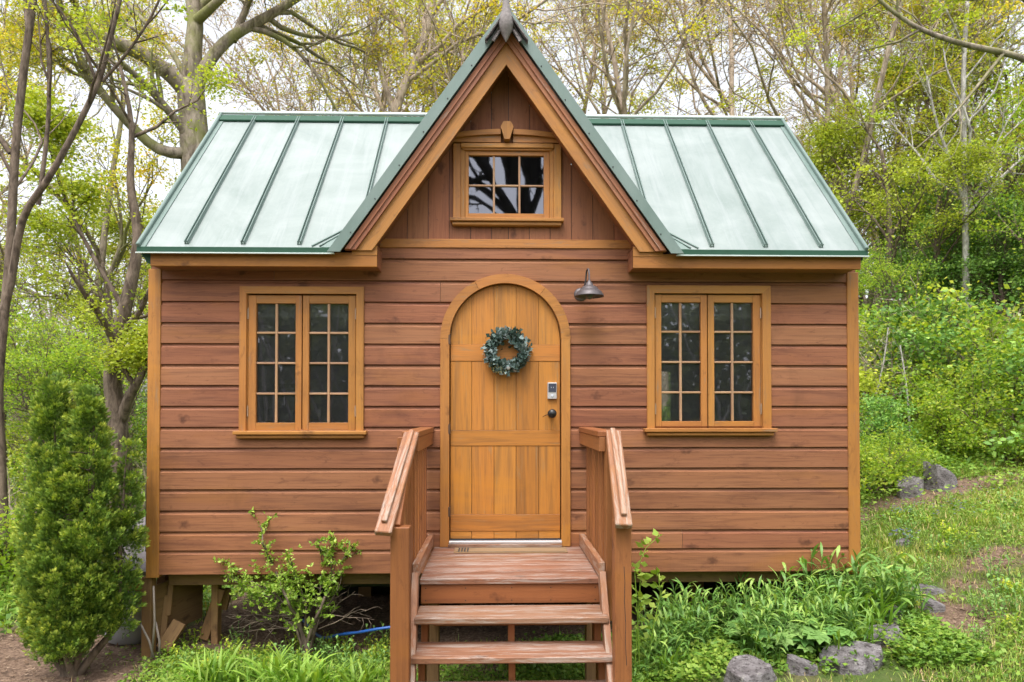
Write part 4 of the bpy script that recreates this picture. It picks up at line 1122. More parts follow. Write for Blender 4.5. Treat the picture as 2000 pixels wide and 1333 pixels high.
# rails.  left and right differ a little as in the photograph
TZ = 1.72                                      # top of the level rail
PY = -1.52                                     # foot post
def side_rails(s, lvl_wall, lvl_front, top_px, bot_px, post_px, seed):
    xw = WX(lvl_wall, -0.03, 850)               # inner face at the wall
    xi = xw; wd_ = 0.045
    xo = xi + s * 0.04
    # level rail: plate on edge board
    a = MB(seed); x1_, x2_ = sorted((xi - s * 0.002, xi + s * 0.105)); a.box(x1_, x2_, -1.0, -0.025, TZ - 0.036, TZ, 0.004)
    a.build('handrail_cap', M['steps'], steps)
    a = MB(seed + 1); x1_, x2_ = sorted((xi + s * 0.004, xi + s * 0.042)); a.box(x1_, x2_, -1.0, -0.027, TZ - 0.125, TZ - 0.037, 0.003); a.build('top_rail', M['steps'], steps)
    # upper post
    a = MB(seed + 2); x1_, x2_ = sorted((xi + s * 0.043, xi + s * 0.13)); a.box(x1_, x2_, -1.02, -0.935, ZL - 0.25, TZ - 0.037, 0.003); a.build('post', M['steps'], steps)
    # bottom rail of the landing side
    a = MB(seed + 3); x1_, x2_ = sorted((xi + s * 0.0, xi + s * 0.04)); a.box(x1_, x2_, -0.99, -0.027, ZL + 0.012, ZL + 0.095, 0.003); a.build('bottom_rail', M['rail'], steps)
    for k in range(6):
        yb1 = -0.13 - 0.145 * k
        a = MB(seed + 10 + k); x1_, x2_ = sorted((xi + s * 0.043, xi + s * 0.078)); a.box(x1_, x2_, yb1 - 0.019, yb1 + 0.019, ZL - 0.04, TZ - 0.038, 0.002); a.build('baluster', M['steps'], steps)
    # sloping hand rail
    p0 = W(top_px[0], top_px[1], -0.985); p1 = W(bot_px[0], bot_px[1], PY - 0.06)
    a = MB(seed + 20); a.beam(p0 - (0, 0, 0.02), p1 - (0, 0, 0.02), 0.089, 0.036, (1, 0, 0), 0.005); rail = a.build('sloping_handrail', M['rail'], steps)
    a = MB(seed + 21); dd = (p1 - p0) * 0.02; a.beam(p0 + dd + (s * -0.004, 0, 0.010), p1 - dd * 3 + (s * 0.004, -0.01, 0.010), 0.030, 0.022, (1, 0, 0), 0.004); a.build('grip_strip', M['rail'], rail)
    # foot post
    px0, px1 = WX(post_px[0], PY, 1150), WX(post_px[1], PY, 1150)
    tpz = p1[2] + (p0[2] - p1[2]) * ((PY + 0.045 - p1[1]) / (p0[1] - p1[1])) - 0.055
    a = MB(seed + 22); a.box(px0, px1, PY, PY + 0.09, -0.1, tpz - 0.03, 0.004); a.build('post', M['steps'], steps)
    # inner sloped rails and infill
    xm = (px0 + px1) / 2
    e0 = np.array([p0[0], p0[1], p0[2] - 0.085]); e1 = np.array([p1[0] * 0.5 + xm * 0.5 - s * 0.02, PY + 0.05, tpz - 0.05])
    a = MB(seed + 23); a.beam(e0, e1, 0.036, 0.088, (1, 0, 0), 0.003); a.build('sloping_top_rail', M['steps'], steps)
    b0 = np.array([xi + s * 0.02, -0.99, ZL + 0.02]); b1 = np.array([xm - s * 0.055, PY + 0.06, 0.32])
    a = MB(seed + 24); a.beam(b0, b1, 0.038, 0.088, (1, 0, 0), 0.003); a.build('sloping_bottom_rail', M['rail'], steps)
    for k in range(3):
        t = 0.2 + 0.26 * k
        pt_ = e0 + (e1 - e0) * t; pb_ = b0 + (b1 - b0) * t; pb_ = np.array([pt_[0] * 0.6 + pb_[0] * 0.4, pt_[1], pb_[2]])
        a = MB(seed + 30 + k); a.beam(pb_ + (s * 0.035, 0, -0.03), pt_ + (s * 0.035, 0, 0.02), 0.036, 0.036, (1, 0, 0)); a.build('baluster', M['steps'], steps)
side_rails(-1, 847, 818, (804, 841), (748, 1036), (762, 799), 300)
side_rails(1, 1131, 1184, (1197.5, 838), (1218, 1022), (1201, 1234), 400)
ck = MB(228); cx_ = WX(1219, PY, 1150)
cp = [(0, 1.02), (0.004, 0.93), (0.001, 0.84), (0.008, 0.72), (0.006, 0.62), (0.012, 0.50)]
for (a, b), (c, d) in zip(cp[:-1], cp[1:]): ck.beam((cx_ + a, PY - 0.0004, b), (cx_ + c, PY - 0.0004, d), 0.0026, 0.002, (1, 0, 0), 0.0003)
ck.build('weather_crack', M['rubber'], steps)
# door mat
mt = MB(230); mx0, mx1 = WX(888, -0.13, 1083), WX(1106, -0.13, 1083)
mt.box(mx0, mx1, -0.26, -0.085, ZL + 0.001, ZL + 0.009, 0.003)
M['mat'] = wood('coir_mat', (0.27, 0.17, 0.09), (0.14, 0.09, 0.06), (0.36, 0.26, 0.16), worn=(0.36, 0.19, 0.07), worn_amt=0.5, rough=0.95, var=0.02, stain=0.7, knots=False)
mo = mt.build('doormat', M['mat'], None, origin=((mx0 + mx1) / 2, -0.17, ZL)); tag(mo, 'worn tan doormat with dark stripes lying at the threshold', 'doormat')
q = MB(231)
for k in range(4): q.box(mx0 + 0.03 + k * 0.021, mx0 + 0.04 + k * 0.021, -0.235, -0.11, ZL + 0.0092, ZL + 0.0105, 0.0004)
for yy in (-0.245, -0.1): q.box(mx0 + 0.02, mx1 - 0.02, yy - 0.004, yy + 0.002, ZL + 0.0092, ZL + 0.0102, 0.0004)
q.build('stripes', M['rubber'], mo)

# ------------------------------------------------------------------ wreath, lamp, hose
rng = np.random.default_rng(7)
wc = np.array([WX(989.5), -0.045, WZ(687)])
wrt = empty('wreath', wc, 'round blue-green eucalyptus wreath hanging on the arched door', 'wreath')
qb = QB()
th_ = rng.uniform(0, 2 * math.pi, 1500); rr = 0.124 + rng.normal(0, 0.021, 1500) * (1 + 0.15 * np.sin(th_ * 3)); yy = rng.uniform(-0.045, 0.025, 1500)
C = np.stack([rr * np.cos(th_), yy, rr * np.sin(th_)], 1)
tang = np.stack([-np.sin(th_), 0 * th_, np.cos(th_)], 1); rad = np.stack([np.cos(th_), 0 * th_, np.sin(th_)], 1)
A = tang * rng.uniform(-0.3, 1, (1500, 1)) + rad * rng.normal(0.15, 0.6, (1500, 1)) + rng.normal(0, 0.4, (1500, 3)) + np.array([0, -0.35, 0])
A /= np.linalg.norm(A, axis=1)[:, None]; B = perp(A, rng)
tone = np.clip(rng.beta(1.6, 2.2, 1500) + 0.2 * np.sin(th_ * 4 + 1), 0, 1)
qb.leaves(C, A, B, rng.uniform(0.020, 0.046, 1500), rng.uniform(0.5, 0.9, 1500), tone)
o = link_obj('leaves', qb.mesh('leaves', M['euca']), wrt)
qb = QB(); n = 260; th_ = rng.normal(-2.1, 0.22, n); rr = rng.uniform(0.12, 0.175, n)
C = np.stack([rr * np.cos(th_), rng.uniform(-0.05, -0.01, n), rr * np.sin(th_)], 1); A = runit(rng, n) * 0.6 + (C / np.linalg.norm(C, axis=1)[:, None]); A /= np.linalg.norm(A, axis=1)[:, None]
qb.leaves(C, A, perp(A, rng), 0.014, 0.35, rng.random(n)); link_obj('dry_sprigs', qb.mesh('dry_sprigs', M['sprig']), wrt)
qb = QB()
for k in range(70):
    t0 = rng.uniform(0, 6.28); pts = []
    for j in range(6):
        t = t0 + j * 0.12; r_ = 0.122 + rng.normal(0, 0.006) + (0.012 * j if k % 3 == 0 else 0); pts.append((r_ * math.cos(t), rng.uniform(-0.03, 0.02), r_ * math.sin(t)))
    qb.tube(pts, np.linspace(0.003, 0.001, 6), 4)
link_obj('twig_ring', qb.mesh('twig_ring', M['bark_dark']), wrt)
o = MB(1); bc = wc + np.array([0.012, -0.04, -0.128])
o.lathe(bc - np.array([0, 0, 0.016]), (0, 0, 1), [(0, 0.001), (0.004, 0.010), (0.016, 0.0165), (0.026, 0.013), (0.032, 0.001)], 14); o.build('silver_bauble', M['silver'], wrt, True)

lampY = -0.20
lc = np.array([WX(1151, lampY, 570), lampY, 0]); zsb = WZ(579, lampY); zst = WZ(553, lampY); r_sh = (WX(1180, lampY) - WX(1123, lampY)) / 2
lamp = empty('wall_lamp', (lc[0], 0, (zsb + zst) / 2), 'pewter gooseneck barn lamp on the siding right of the arched door', 'wall lamp')
q = MB(240); H = zst - zsb
q.lathe((lc[0], lampY, zsb), (0, 0, 1), [(0.004, r_sh * 0.93), (0, r_sh * 0.97), (0, r_sh), (0.004, r_sh), (H * 0.16, r_sh * 0.95), (H * 0.36, r_sh * 0.84), (H * 0.44, r_sh * 0.74), (H * 0.46, r_sh * 0.66), (H * 0.60, r_sh * 0.60), (H * 0.74, r_sh * 0.47), (H * 0.80, r_sh * 0.32), (H * 0.86, r_sh * 0.27), (H * 1.02, r_sh * 0.22), (H * 1.14, r_sh * 0.12), (H * 1.22, r_sh * 0.08)], 36)
q.lathe((lc[0], lampY, zsb), (0, 0, 1), [(0.001, r_sh * 0.96), (H * 0.4, r_sh * 0.74), (H * 0.6, r_sh * 0.4), (H * 0.66, 0.001)], 30)
q.build('shade', M['pewter'], lamp, True)
q = MB(241); ztp = WZ(526, -0.12)
pts = [(lc[0] - 0.045, -0.02, zsb + H * 0.55), (lc[0] - 0.03, -0.05, zsb + H * 0.75), (lc[0] - 0.012, -0.08, zst + 0.02), (lc[0] - 0.008, -0.10, ztp - 0.02), (lc[0] - 0.005, -0.13, ztp), (lc[0] - 0.002, -0.165, ztp - 0.004), (lc[0], -0.192, ztp - 0.03), (lc[0], lampY, zst)]
from mathutils import geometry
P = []
for i in range(len(pts) - 1):
    for t in np.linspace(0, 1, 5)[:-1]: P.append(np.array(pts[i]) * (1 - t) + np.array(pts[i + 1]) * t)
P.append(np.array(pts[-1])); P = np.array(P)
for _ in range(3): P[1:-1] = (P[:-2] + 2 * P[1:-1] + P[2:]) / 4
q.tube(P, 0.0065, 10); q.build('gooseneck', M['pewter'], lamp, True)
q = MB(242); q.lathe((lc[0] - 0.042, -0.018, zsb + H * 0.45), (0, -1, 0), [(0, 0.050), (0.010, 0.050), (0.018, 0.042), (0.026, 0.020), (0.03, 0.001)], 28); q.build('wall_plate', M['pewter'], lamp, True)
q = MB(243); q.lathe((lc[0], lampY, zsb - 0.022), (0, 0, 1), [(0, 0.001), (0.006, 0.018), (0.02, 0.028), (0.04, 0.030), (0.06, 0.02)], 20); q.build('bulb', M['bulb'], lamp, True)

hp = [G(560, 1300), G(600, 1275)]
P = [W(655, 1240, 0.15), W(700, 1236, 0.1), W(735, 1229, 0.05), W(775, 1224, 0.05), W(830, 1215, 0.25), W(900, 1220, 0.8)]
P = [np.array([p[0], p[1], max(p[2], float(gh(p[0], p[1])) + 0.012)]) for p in P]
P = [np.array([-1.75, 0.9, 0.02]), np.array([-1.45, 0.35, 0.02])] + P
PP = []
for i in range(len(P) - 1):
    for t in np.linspace(0, 1, 6)[:-1]: PP.append(P[i] * (1 - t) + P[i + 1] * t)
PP = np.array(PP)
for _ in range(6): PP[1:-1] = (PP[:-2] + 2 * PP[1:-1] + PP[2:]) / 4
q = MB(250); q.tube(PP, 0.011, 10); o = q.build('garden_hose', M['hose'], None, True, origin=P[3]); tag(o, 'blue garden hose lying on the soil under the cabin', 'hose')

# ------------------------------------------------------------------ rocks
def rock(pxc, py_base, wpx, hpx, label, seed, flat=1.0, Y=None, rot=0.0, grp=None):
    g = G(pxc, py_base)
    D = g[1] - CAM[1]; sc = D / FPX
    w, h = wpx * sc / 2, hpx * sc
    r = np.random.default_rng(seed)
    import bmesh
    bm = bmesh.new(); bmesh.ops.create_icosphere(bm, subdivisions=5, radius=1.0)
    V = np.array([v.co[:] for v in bm.verts])
    for k in range(16):
        n = r.normal(size=3); n[2] = abs(n[2]) * 0.9 if k % 3 else n[2]; n /= np.linalg.norm(n); d = r.uniform(0.52, 0.86)
        V -= np.maximum(0, V @ n - d)[:, None] * n * 0.94
    V[:, 2] = np.minimum(V[:, 2], 0.24 + 0.10 * V[:, 0] * r.choice([-1, 1]) + 0.05 * V[:, 1])
    f = 0
    for o_ in range(4):
        s_ = 2.0 * 2 ** o_; ph = r.uniform(0, 6, 3)
        f = f + np.sin(V[:, 0] * s_ * 1.3 + ph[0] + 1.7 * np.sin(V[:, 1] * s_)) * np.sin(V[:, 1] * s_ + ph[1]) * np.sin(V[:, 2] * s_ * 1.8 + ph[2] + V[:, 0] * s_) / (1.7 ** o_)
    V *= (1 + 0.06 * f)[:, None]
    V[:, 0] *= w / np.abs(V[:, 0]).max(); V[:, 1] *= w * 0.8 / np.abs(V[:, 1]).max(); V[:, 2] *= h / V[:, 2].max() * 1.0
    V[:, 2] = np.maximum(V[:, 2], -h * 0.5)
    for v, c in zip(bm.verts, V): v.co = c
    me = bpy.data.meshes.new('rock'); bm.to_mesh(me); bm.free()
    me.polygons.foreach_set("use_smooth", [True] * len(me.polygons)); me.materials.append(M['rock'])
    o = link_obj('rock', me); o.location = (g[0], g[1] + w * 0.3, g[2] - h * 0.03); o.rotation_euler = (0, 0, rot)
    tag(o, label, 'rock', grp); return o
ROCKS = [
 (1470, 1345, 138, 42, 'large flat grey rock at the bottom edge beside the leafy bed', 1, 0.1),
 (1573, 1326, 66, 36, 'small wedge shaped grey rock between the two largest bed rocks', 2, 0.3),
 (1684, 1312, 146, 38, 'largest grey boulder edging the leafy bed, low and broad', 3, 0.2),
 (1722, 1256, 96, 26, 'flat grey rock resting behind the largest bed boulder', 4, -0.2),
 (1745, 1226, 50, 42, 'rounded grey rock half hidden at the end of the leafy bed', 5, 0.5),
 (1832, 1196, 54, 22, 'pale flat stepping stone beside the trodden path', 6, 0.1),
 (1842, 958, 70, 58, 'pale purple-grey boulder leaning on the bank beside the woods', 8, 0.5),
 (1783, 970, 52, 40, 'small dark boulder on the bank left of the pale boulder', 9, 0.0),
 (1822, 1160, 62, 14, 'pale weathered slab set in the turf above the stepping stone', 7, 0.3),
 (1765, 1066, 34, 10, 'thin flat stone sunk in the turf near blue flowers', 10, 0.4),
 (1650, 1318, 34, 20, 'fist sized grey stone in front of the largest bed boulder', 11, 0.9)]
for a in ROCKS: rock(a[0], a[1], a[2], a[3], a[4], a[5] + 20, rot=a[6])

# ------------------------------------------------------------------ small plants
def strap_clump(seed, n=26, L=0.36, w=0.012, spread=0.06, arch=0.9):
    r = np.random.default_rng(seed); q = QB()
    for k in range(n):
        az = r.uniform(0, 6.283); l = L * r.uniform(0.6, 1.15); b = np.array([r.normal(0, spread), r.normal(0, spread), -0.01])
        lean = r.uniform(0.1, 0.55); cur = r.uniform(0.5, 1.6) * arch
        t = np.linspace(0, 1, 8); ang = lean + cur * t ** 1.6
        dx = np.cumsum(np.sin(ang)) * l / 8; dzv = np.cumsum(np.cos(ang)) * l / 8
        P = b + np.stack([dx * math.cos(az), dx * math.sin(az), dzv], 1); P[0] = b
        tw = r.uniform(-0.6, 0.6); side = np.array([-math.sin(az + tw), math.cos(az + tw), 0.2 * r.normal()]); side /= np.linalg.norm(side)
        Wd = w * r.uniform(0.7, 1.25) * np.array([0.6, 0.85, 1, 1, 0.92, 0.75, 0.45, 0.05])
        q.ribbon(P, Wd, side, np.clip(r.uniform(0.1, 0.8) + 0.25 * np.repeat(t, 3), 0, 1), 0.35)
    return q.mesh('leaves', M['strap'], True)
def stem_plant(seed, ns=9, H=0.42, leafL=0.16, lw=0.012, mat='lance', per=10, spread=0.09):
    r = np.random.default_rng(seed); q = QB(); st = QB()
    for k in range(ns):
        az = r.uniform(0, 6.283); lean = r.uniform(0.05, 0.5); h = H * r.uniform(0.55, 1.1); b = np.array([r.normal(0, spread), r.normal(0, spread), -0.01])
        t = np.linspace(0, 1, 6); P = b + np.stack([np.cos(az) * lean * h * t ** 1.5, np.sin(az) * lean * h * t ** 1.5, h * t], 1)
        st.tube(P, np.linspace(0.004, 0.002, 6), 4, 0.5)
        m = max(4, int(per * h / H))
        for j in range(m):
            tt = 0.15 + 0.85 * j / (m - 1); c = b + np.array([np.cos(az) * lean * h * tt ** 1.5, np.sin(az) * lean * h * tt ** 1.5, h * tt])
            a2 = j * 2.4 + r.uniform(-0.4, 0.4); l = leafL * r.uniform(0.7, 1.2) * (1.05 - 0.45 * abs(tt - 0.55))
            t2 = np.linspace(0, 1, 6); el = r.uniform(0.5, 1.0) if tt < 0.9 else 1.25; drop = r.uniform(0.3, 1.4)
            ang = el - drop * t2
            dx = np.cumsum(np.cos(ang)) * l / 6; dzv = np.cumsum(np.sin(ang)) * l / 6
            Q = c + np.stack([dx * math.cos(a2), dx * math.sin(a2), dzv], 1); Q[0] = c
            side = np.array([-math.sin(a2), math.cos(a2), 0.25 * r.normal()]); side /= np.linalg.norm(side)
            q.ribbon(Q, lw * r.uniform(0.8, 1.2) * np.array([0.15, 0.75, 1, 0.9, 0.55, 0.04]), side, np.clip(r.uniform(0.1, 0.7) + 0.3 * tt, 0, 1), 0.3)
    return q.mesh('leaves', M[mat], True), st.mesh('stems', M[mat], True)
def lobed_plant(seed, n=16, H=0.16, S=0.075):
    r = np.random.default_rng(seed); q = QB(); st = QB()
    for k in range(n):
        az = r.uniform(0, 6.283); d = r.uniform(0.02, 0.16); h = H * r.uniform(0.5, 1.1); c = np.array([d * math.cos(az), d * math.sin(az), h])
        st.tube([(0, 0, 0), (c[0] * 0.4, c[1] * 0.4, h * 0.7), c], np.array([0.003, 0.0025, 0.002]), 4)
        tilt = r.uniform(0.1, 0.6)
        nrm = np.array([math.cos(az) * tilt, math.sin(az) * tilt, 1.0]); nrm /= np.linalg.norm(nrm)
        u = np.cross(nrm, (0.3, 0.2, 1.0) if abs(nrm[2]) < 0.9 else (1, 0, 0)); u /= np.linalg.norm(u); v = np.cross(nrm, u)
        s_ = S * r.uniform(0.7, 1.2); tone = r.uniform(0, 1)
        for j in range(7):
            a = az + math.pi + (j - 3) * 0.80; A = np.cos(a) * u + np.sin(a) * v - nrm * 0.12; A /= np.linalg.norm(A); B = np.cross(nrm, A)
            q.leaves(c[None], A[None], B[None], s_ * (1 - 0.08 * abs(j - 3)), 0.75, tone)
    return q.mesh('leaves', M['broad']), st.mesh('stems', M['broad'])

PROT = {}
for k in range(4): PROT[('strap', k)] = (strap_clump(300 + k), None)
for k in range(5): PROT[('lance', k)] = stem_plant(310 + k)
for k in range(2): PROT[('tallstrap', k)] = (strap_clump(330 + k, 18, 0.46, 0.011, 0.05, 0.7), None)
for k in range(2): PROT[('lobed', k)] = lobed_plant(320 + k)
PROT[('weed', 0)] = stem_plant(340, 6, 0.30, 0.055, 0.014, 'broad', 9, 0.05)
PROT[('weed', 1)] = stem_plant(341, 9, 0.20, 0.05, 0.012, 'fresh', 8, 0.07)
def spot(px, py, zones, rows):
    a = [t for lim, t in zones if px <= lim][0]; b = [t for lim, t in rows if py <= lim][0]
    return a + ', ' + b
LZ = [(450, 'below the left window, far left'), (520, 'left of the twisted shrub'), (580, 'just left of the shrub stem'), (640, 'in front of the shrub stem'), (700, 'right of the twisted shrub'), (3000, 'beside the left foot post')]
RZ = [(1760, 'beside the cabin corner'), (1830, 'left of the trodden path'), (1900, 'along the trodden path'), (1960, 'right of the trodden path'), (3000, 'at the right edge')]
def plant(key, x, y, sc, rz, name, label, cat, group, mat=None):
    e = empty(name, (x, y, float(gh(x, y))), label, cat, group, rz, sc)
    for me in PROT[key]:
        if me is not None: link_obj(me.name.split('.')[0], me, e)
    return e
rp = random.Random(77)
# bed on the right of the steps
n_l = 0
for i in range(62):
    t = rp.random(); s = rp.random()
    px = 1262 + 470 * t; py = 1185 + (1345 - 1185) * s * (1 - 0.45 * t)
    g = G(px, py)
    if g[1] > -0.02: g[1] = -0.02 - rp.random() * 0.2
    hgt = 0.85 + 0.35 * (1 - s)
    if px < 1450 and s < 0.5: hgt *= 0.72
    k = ('lance', i % 5) if i % 4 else ('tallstrap', i % 2)
    nm, lb = ('leafy_plant', 'green lance-leaved plant in the dense bed right of the steps') if k[0] == 'lance' else ('strap_leaf_plant', 'long strap-leaved plant growing in the bed right of the steps')
    colm = ['beside the right foot post', 'below the left sash of the right window', 'below the right sash of the right window', 'near the right corner board', 'past the right cabin corner'][int((px - 1262) / 94.1)]
    lb = ('lance-leaved green plant ' if k[0] == 'lance' else 'strap-leaved green plant ') + colm + (', against the wall' if s < 0.33 else (', middle of the bed' if s < 0.66 else ', front of the bed'))
    plant(k, g[0], g[1], hgt * rp.uniform(0.68, 0.92), rp.uniform(0, 6.28), nm, lb, 'plant', 'lance-leaved plants in the bed right of the steps' if k[0] == 'lance' else 'strap-leaved plants in the bed right of the steps')
for i in range(12):
    px = 1455 + 150 * rp.random(); py = 1255 + 45 * rp.random(); g = G(px, py)
    plant(('lobed', i % 2), g[0], g[1], rp.uniform(0.9, 1.3), rp.uniform(0, 6.28), 'lobed_leaf_plant', 'pale lobed-leaf plant behind the ' + ('bottom flat rock' if px < 1530 else 'wedge shaped rock') + (', rear' if py < 1278 else ', front'), 'plant', 'lobed-leaf plants behind the rocks')
# strap leaves at the front left
for i in range(24):
    px = 385 + 390 * rp.random() if i > 8 else 520 + 200 * rp.random(); py = 1322 + 60 * rp.random(); g = G(px, py)
    plant(('strap', i % 4), g[0], g[1], rp.uniform(0.45, 0.75) * (0.6 if 640 < px else 1), rp.uniform(0, 6.28), 'strap_leaf_plant', 'bright strap-leaved clump ' + spot(px, py, LZ, [(1338, 'rear row'), (1352, 'second row'), (1366, 'third row'), (3000, 'front row')]), 'plant', 'strap-leaved clumps left of the steps')
for px, py, sc in ((425, 1350, 0.8), (530, 1355, 0.95), (600, 1360, 0.95), (700, 1360, 0.8)):
    g = G(px, py); plant(('strap', int(px) % 4), g[0], g[1], sc, rp.uniform(0, 6.28), 'strap_leaf_plant', 'bright strap-leaved clump ' + spot(px, py, LZ, [(1338, 'rear row'), (1352, 'second row'), (1366, 'third row'), (3000, 'front row')]), 'plant', 'strap-leaved clumps left of the steps')
for i in range(46):
    px = 340 + 430 * rp.random(); py = 1262 + 70 * rp.random(); g = G(px, py)
    plant(('weed', 1 if i % 3 else 0), g[0], g[1], rp.uniform(0.4, 0.75), rp.uniform(0, 6.28), 'low_weed', 'low green weed ' + spot(px, py, LZ, [(1285, 'nearest the cabin'), (1308, 'midway'), (3000, 'nearest the viewer')]), 'plant', 'low weeds left of the steps')
for i in range(46):
    px = 1700 + 300 * rp.random() ** 0.8; py = 985 + 330 * rp.random(); g = G(px, py)
    if float(dirt(g[0], g[1])) > 0.45: continue
    plant(('weed', 1 if i % 2 else 0), g[0], g[1], rp.uniform(0.45, 0.85), rp.uniform(0, 6.28), 'low_weed', 'low leafy weed ' + spot(px, py, RZ, [(1050, 'far up the slope'), (1110, 'upper slope'), (1170, 'middle slope'), (1240, 'lower slope'), (3000, 'foreground')]), 'plant', 'low weeds on the right slope')
# twining weed beside the right post
q = QB(); st = QB(); r = np.random.default_rng(9)
g0 = G(1243, 1335); g0 = np.array([W(1246, 1150, -0.75)[0], -0.75, float(gh(0.75, -0.75))])
wv = empty('climbing_weed', g0, 'tall thin leafy weed beside the right foot post of the steps', 'plant')
for pp in ([(1250, 1330), (1245, 1200), (1240, 1120), (1262, 1070), (1290, 1045)], [(1262, 1330), (1275, 1230), (1290, 1160), (1285, 1120)], [(1240, 1300), (1248, 1180), (1252, 1110)]):
    P = np.array([W(a, b, -0.75 + 0.03 * i) for i, (a, b) in enumerate(pp)]) - g0
    st.tube(P, np.linspace(0.005, 0.002, len(P)), 5)
    for j in range(26):
        t = r.uniform(0.25, 1) * (len(P) - 1); i0 = min(int(t), len(P) - 2); c = P[i0] + (P[i0 + 1] - P[i0]) * (t - i0)
        a = runit(r, 1)[0]; a[2] = abs(a[2]) * 0.4; a /= np.linalg.norm(a); a2 = np.array([a]); B = perp(a2, r)
        q.leaves(c[None] + a2 * 0.01, a2, B, r.uniform(0.045, 0.085), 0.55, r.uniform(0.3, 1))
link_obj('leaves', q.mesh('leaves', M['shrub']), wv); link_obj('stems', st.mesh('stems', M['shrub']), wv)

# grass, ground cover, litter
ROCKXY = [(G(a[0], a[1])[0], G(a[0], a[1])[1] + a[2] * (G(a[0], a[1])[1] + 5.15) / FPX * 0.15, a[2] * (G(a[0], a[1])[1] + 5.15) / FPX * 0.5) for a in ROCKS]
def scatter(n, box, seed, keep0):
    def keep(x, y):
        k = keep0(x, y)
        for rx, ry, rr_ in ROCKXY: k = np.where((np.abs(x - rx) < rr_ * 1.1) & (y - ry < rr_ * 0.9) & (y - ry > -rr_ * 1.5), k * 0.12, k)
        return k
    r = np.random.default_rng(seed)
    x = r.uniform(box[0], box[1], n); y = r.uniform(box[2], box[3], n)
    k = keep(x, y) > r.random(n)
    return x[k], y[k], r
def gmask(x, y):
    inside = (np.abs(x) < 2.5) & (y > 0.1) & (y < 2.4)
    return np.where(inside, 0.02, np.clip(1 - 1.25 * dirt(x, y), 0.02, 1) * np.clip(0.35 + 1.1 * vnoise(x, y, 1.6, 21), 0, 1))
q = QB()
def blades(x, y, r, L, w):
    n = len(x); z = gh(x, y) - 0.003; az = r.uniform(0, 6.283, n); l = L * r.uniform(0.5, 1.3, n) * (0.6 + 0.8 * vnoise(x, y, 3, 4)); lean = r.uniform(0.1, 1.0, n)
    b = np.stack([x, y, z], 1); d = np.stack([np.cos(az) * lean, np.sin(az) * lean, np.ones(n)], 1); d /= np.linalg.norm(d, axis=1)[:, None]
    d2 = d * np.array([1, 1, 0.45]) * 1.1; s_ = np.stack([-np.sin(az), np.cos(az), 0 * az], 1) * (w * r.uniform(0.7, 1.3, n))[:, None]
    m = b + d * (l * 0.55)[:, None]; t = m + d2 * (l * 0.5)[:, None]
    V = np.stack([b - s_, b + s_, m + s_ * 0.8, m - s_ * 0.8, t + s_ * 0.15, t - s_ * 0.15], 1).reshape(-1, 3)
    i = np.arange(n)[:, None] * 6
    F = np.concatenate([i + np.array([[0, 1, 2, 3]]), i + np.array([[3, 2, 4, 5]])])
    tone = np.clip(r.beta(2, 2, n) * 0.7 + 0.55 * vnoise(x, y, 1.6, 8) - 0.12, 0, 1); tone = np.where(r.random(n) < 0.14, 1.0, tone)
    q.add(V, F, np.repeat(tone, 6))
x, y, r = scatter(150000, (1.5, 7.0, -1.2, 4.0), 1, gmask); blades(x, y, r, 0.065, 0.0022)
x, y, r = scatter(60000, (3.0, 9.0, 1.5, 7.5), 2, gmask); blades(x, y, r, 0.09, 0.004)
x, y, r = scatter(42000, (-3.2, 1.2, -1.0, 0.35), 3, gmask); blades(x, y, r, 0.06, 0.0022)
x, y, r = scatter(40000, (-9.0, -2.4, 0.5, 9.0), 4, gmask); blades(x, y, r, 0.12, 0.005)
tag(link_obj('grass', q.mesh('grass', M['grass'])), 'short spring grass growing over the slope', 'grass', kind='stuff')
q = QB()
def cover(x, y, r, s, hgt):
    n = len(x); c = np.stack([x, y, gh(x, y) + hgt * r.random(n) * (0.4 + vnoise(x, y, 2.4, 31))], 1)
    A = runit(r, n); A[:, 2] = np.abs(A[:, 2]) * 0.35; A /= np.linalg.norm(A, axis=1)[:, None]
    B = np.cross(A, np.array([0, 0, 1.0]) + r.normal(0, 0.4, (n, 3))); B /= np.linalg.norm(B, axis=1)[:, None]
    q.leaves(c, A, B, s * r.uniform(0.6, 1.4, n), 0.7, np.clip(r.beta(2, 2, n) * 0.8 + 0.3 * vnoise(x, y, 1.7, 5), 0, 1))
cm = lambda x, y: gmask(x, y) * np.clip(vnoise(x, y, 1.3, 41) * 2.2 - 0.6, 0, 1)
x, y, r = scatter(90000, (1.8, 8.0, -1.2, 5.0), 11, cm); cover(x, y, r, 0.032, 0.07)
x, y, r = scatter(60000, (-3.0, 1.0, -0.9, 0.3), 12, lambda x, y: gmask(x, y) * 0.9); cover(x, y, r, 0.028, 0.06)
x, y, r = scatter(60000, (3.0, 10.0, 2.6, 9.0), 13, lambda x, y: np.clip(1.1 - 1.2 * dirt(x, y), 0, 1)); cover(x, y, r, 0.05, 0.22)
x, y, r = scatter(50000, (-10.0, -2.6, 1.0, 10.0), 14, gmask); cover(x, y, r, 0.055, 0.15)
x, y, r = scatter(60000, (-16, 22, 8.0, 24.0), 18, lambda x, y: 0.9 + 0 * x); cover(x, y, r, 0.13, 0.25)
x, y, r = scatter(26000, (-16.0, -3.0, 0.5, 9.0), 19, lambda x, y: 0.9 + 0 * x); cover(x, y, r, 0.07, 0.15)
x, y, r = scatter(26000, (0.7, 3.0, -1.0, -0.02), 15, lambda x, y: 0.9 + 0 * x); cover(x, y, r, 0.035, 0.12)
tag(link_obj('ground_cover', q.mesh('ground_cover', M['cover'])), 'low leafy ground cover creeping over soil and turf', 'ground cover', kind='stuff')
q = QB()
x, y, r = scatter(60000, (-6.0, 8.0, -1.2, 6.0), 16, lambda x, y: np.clip(dirt(x, y) * 1.2 + 0.16, 0, 1) * 0.8)
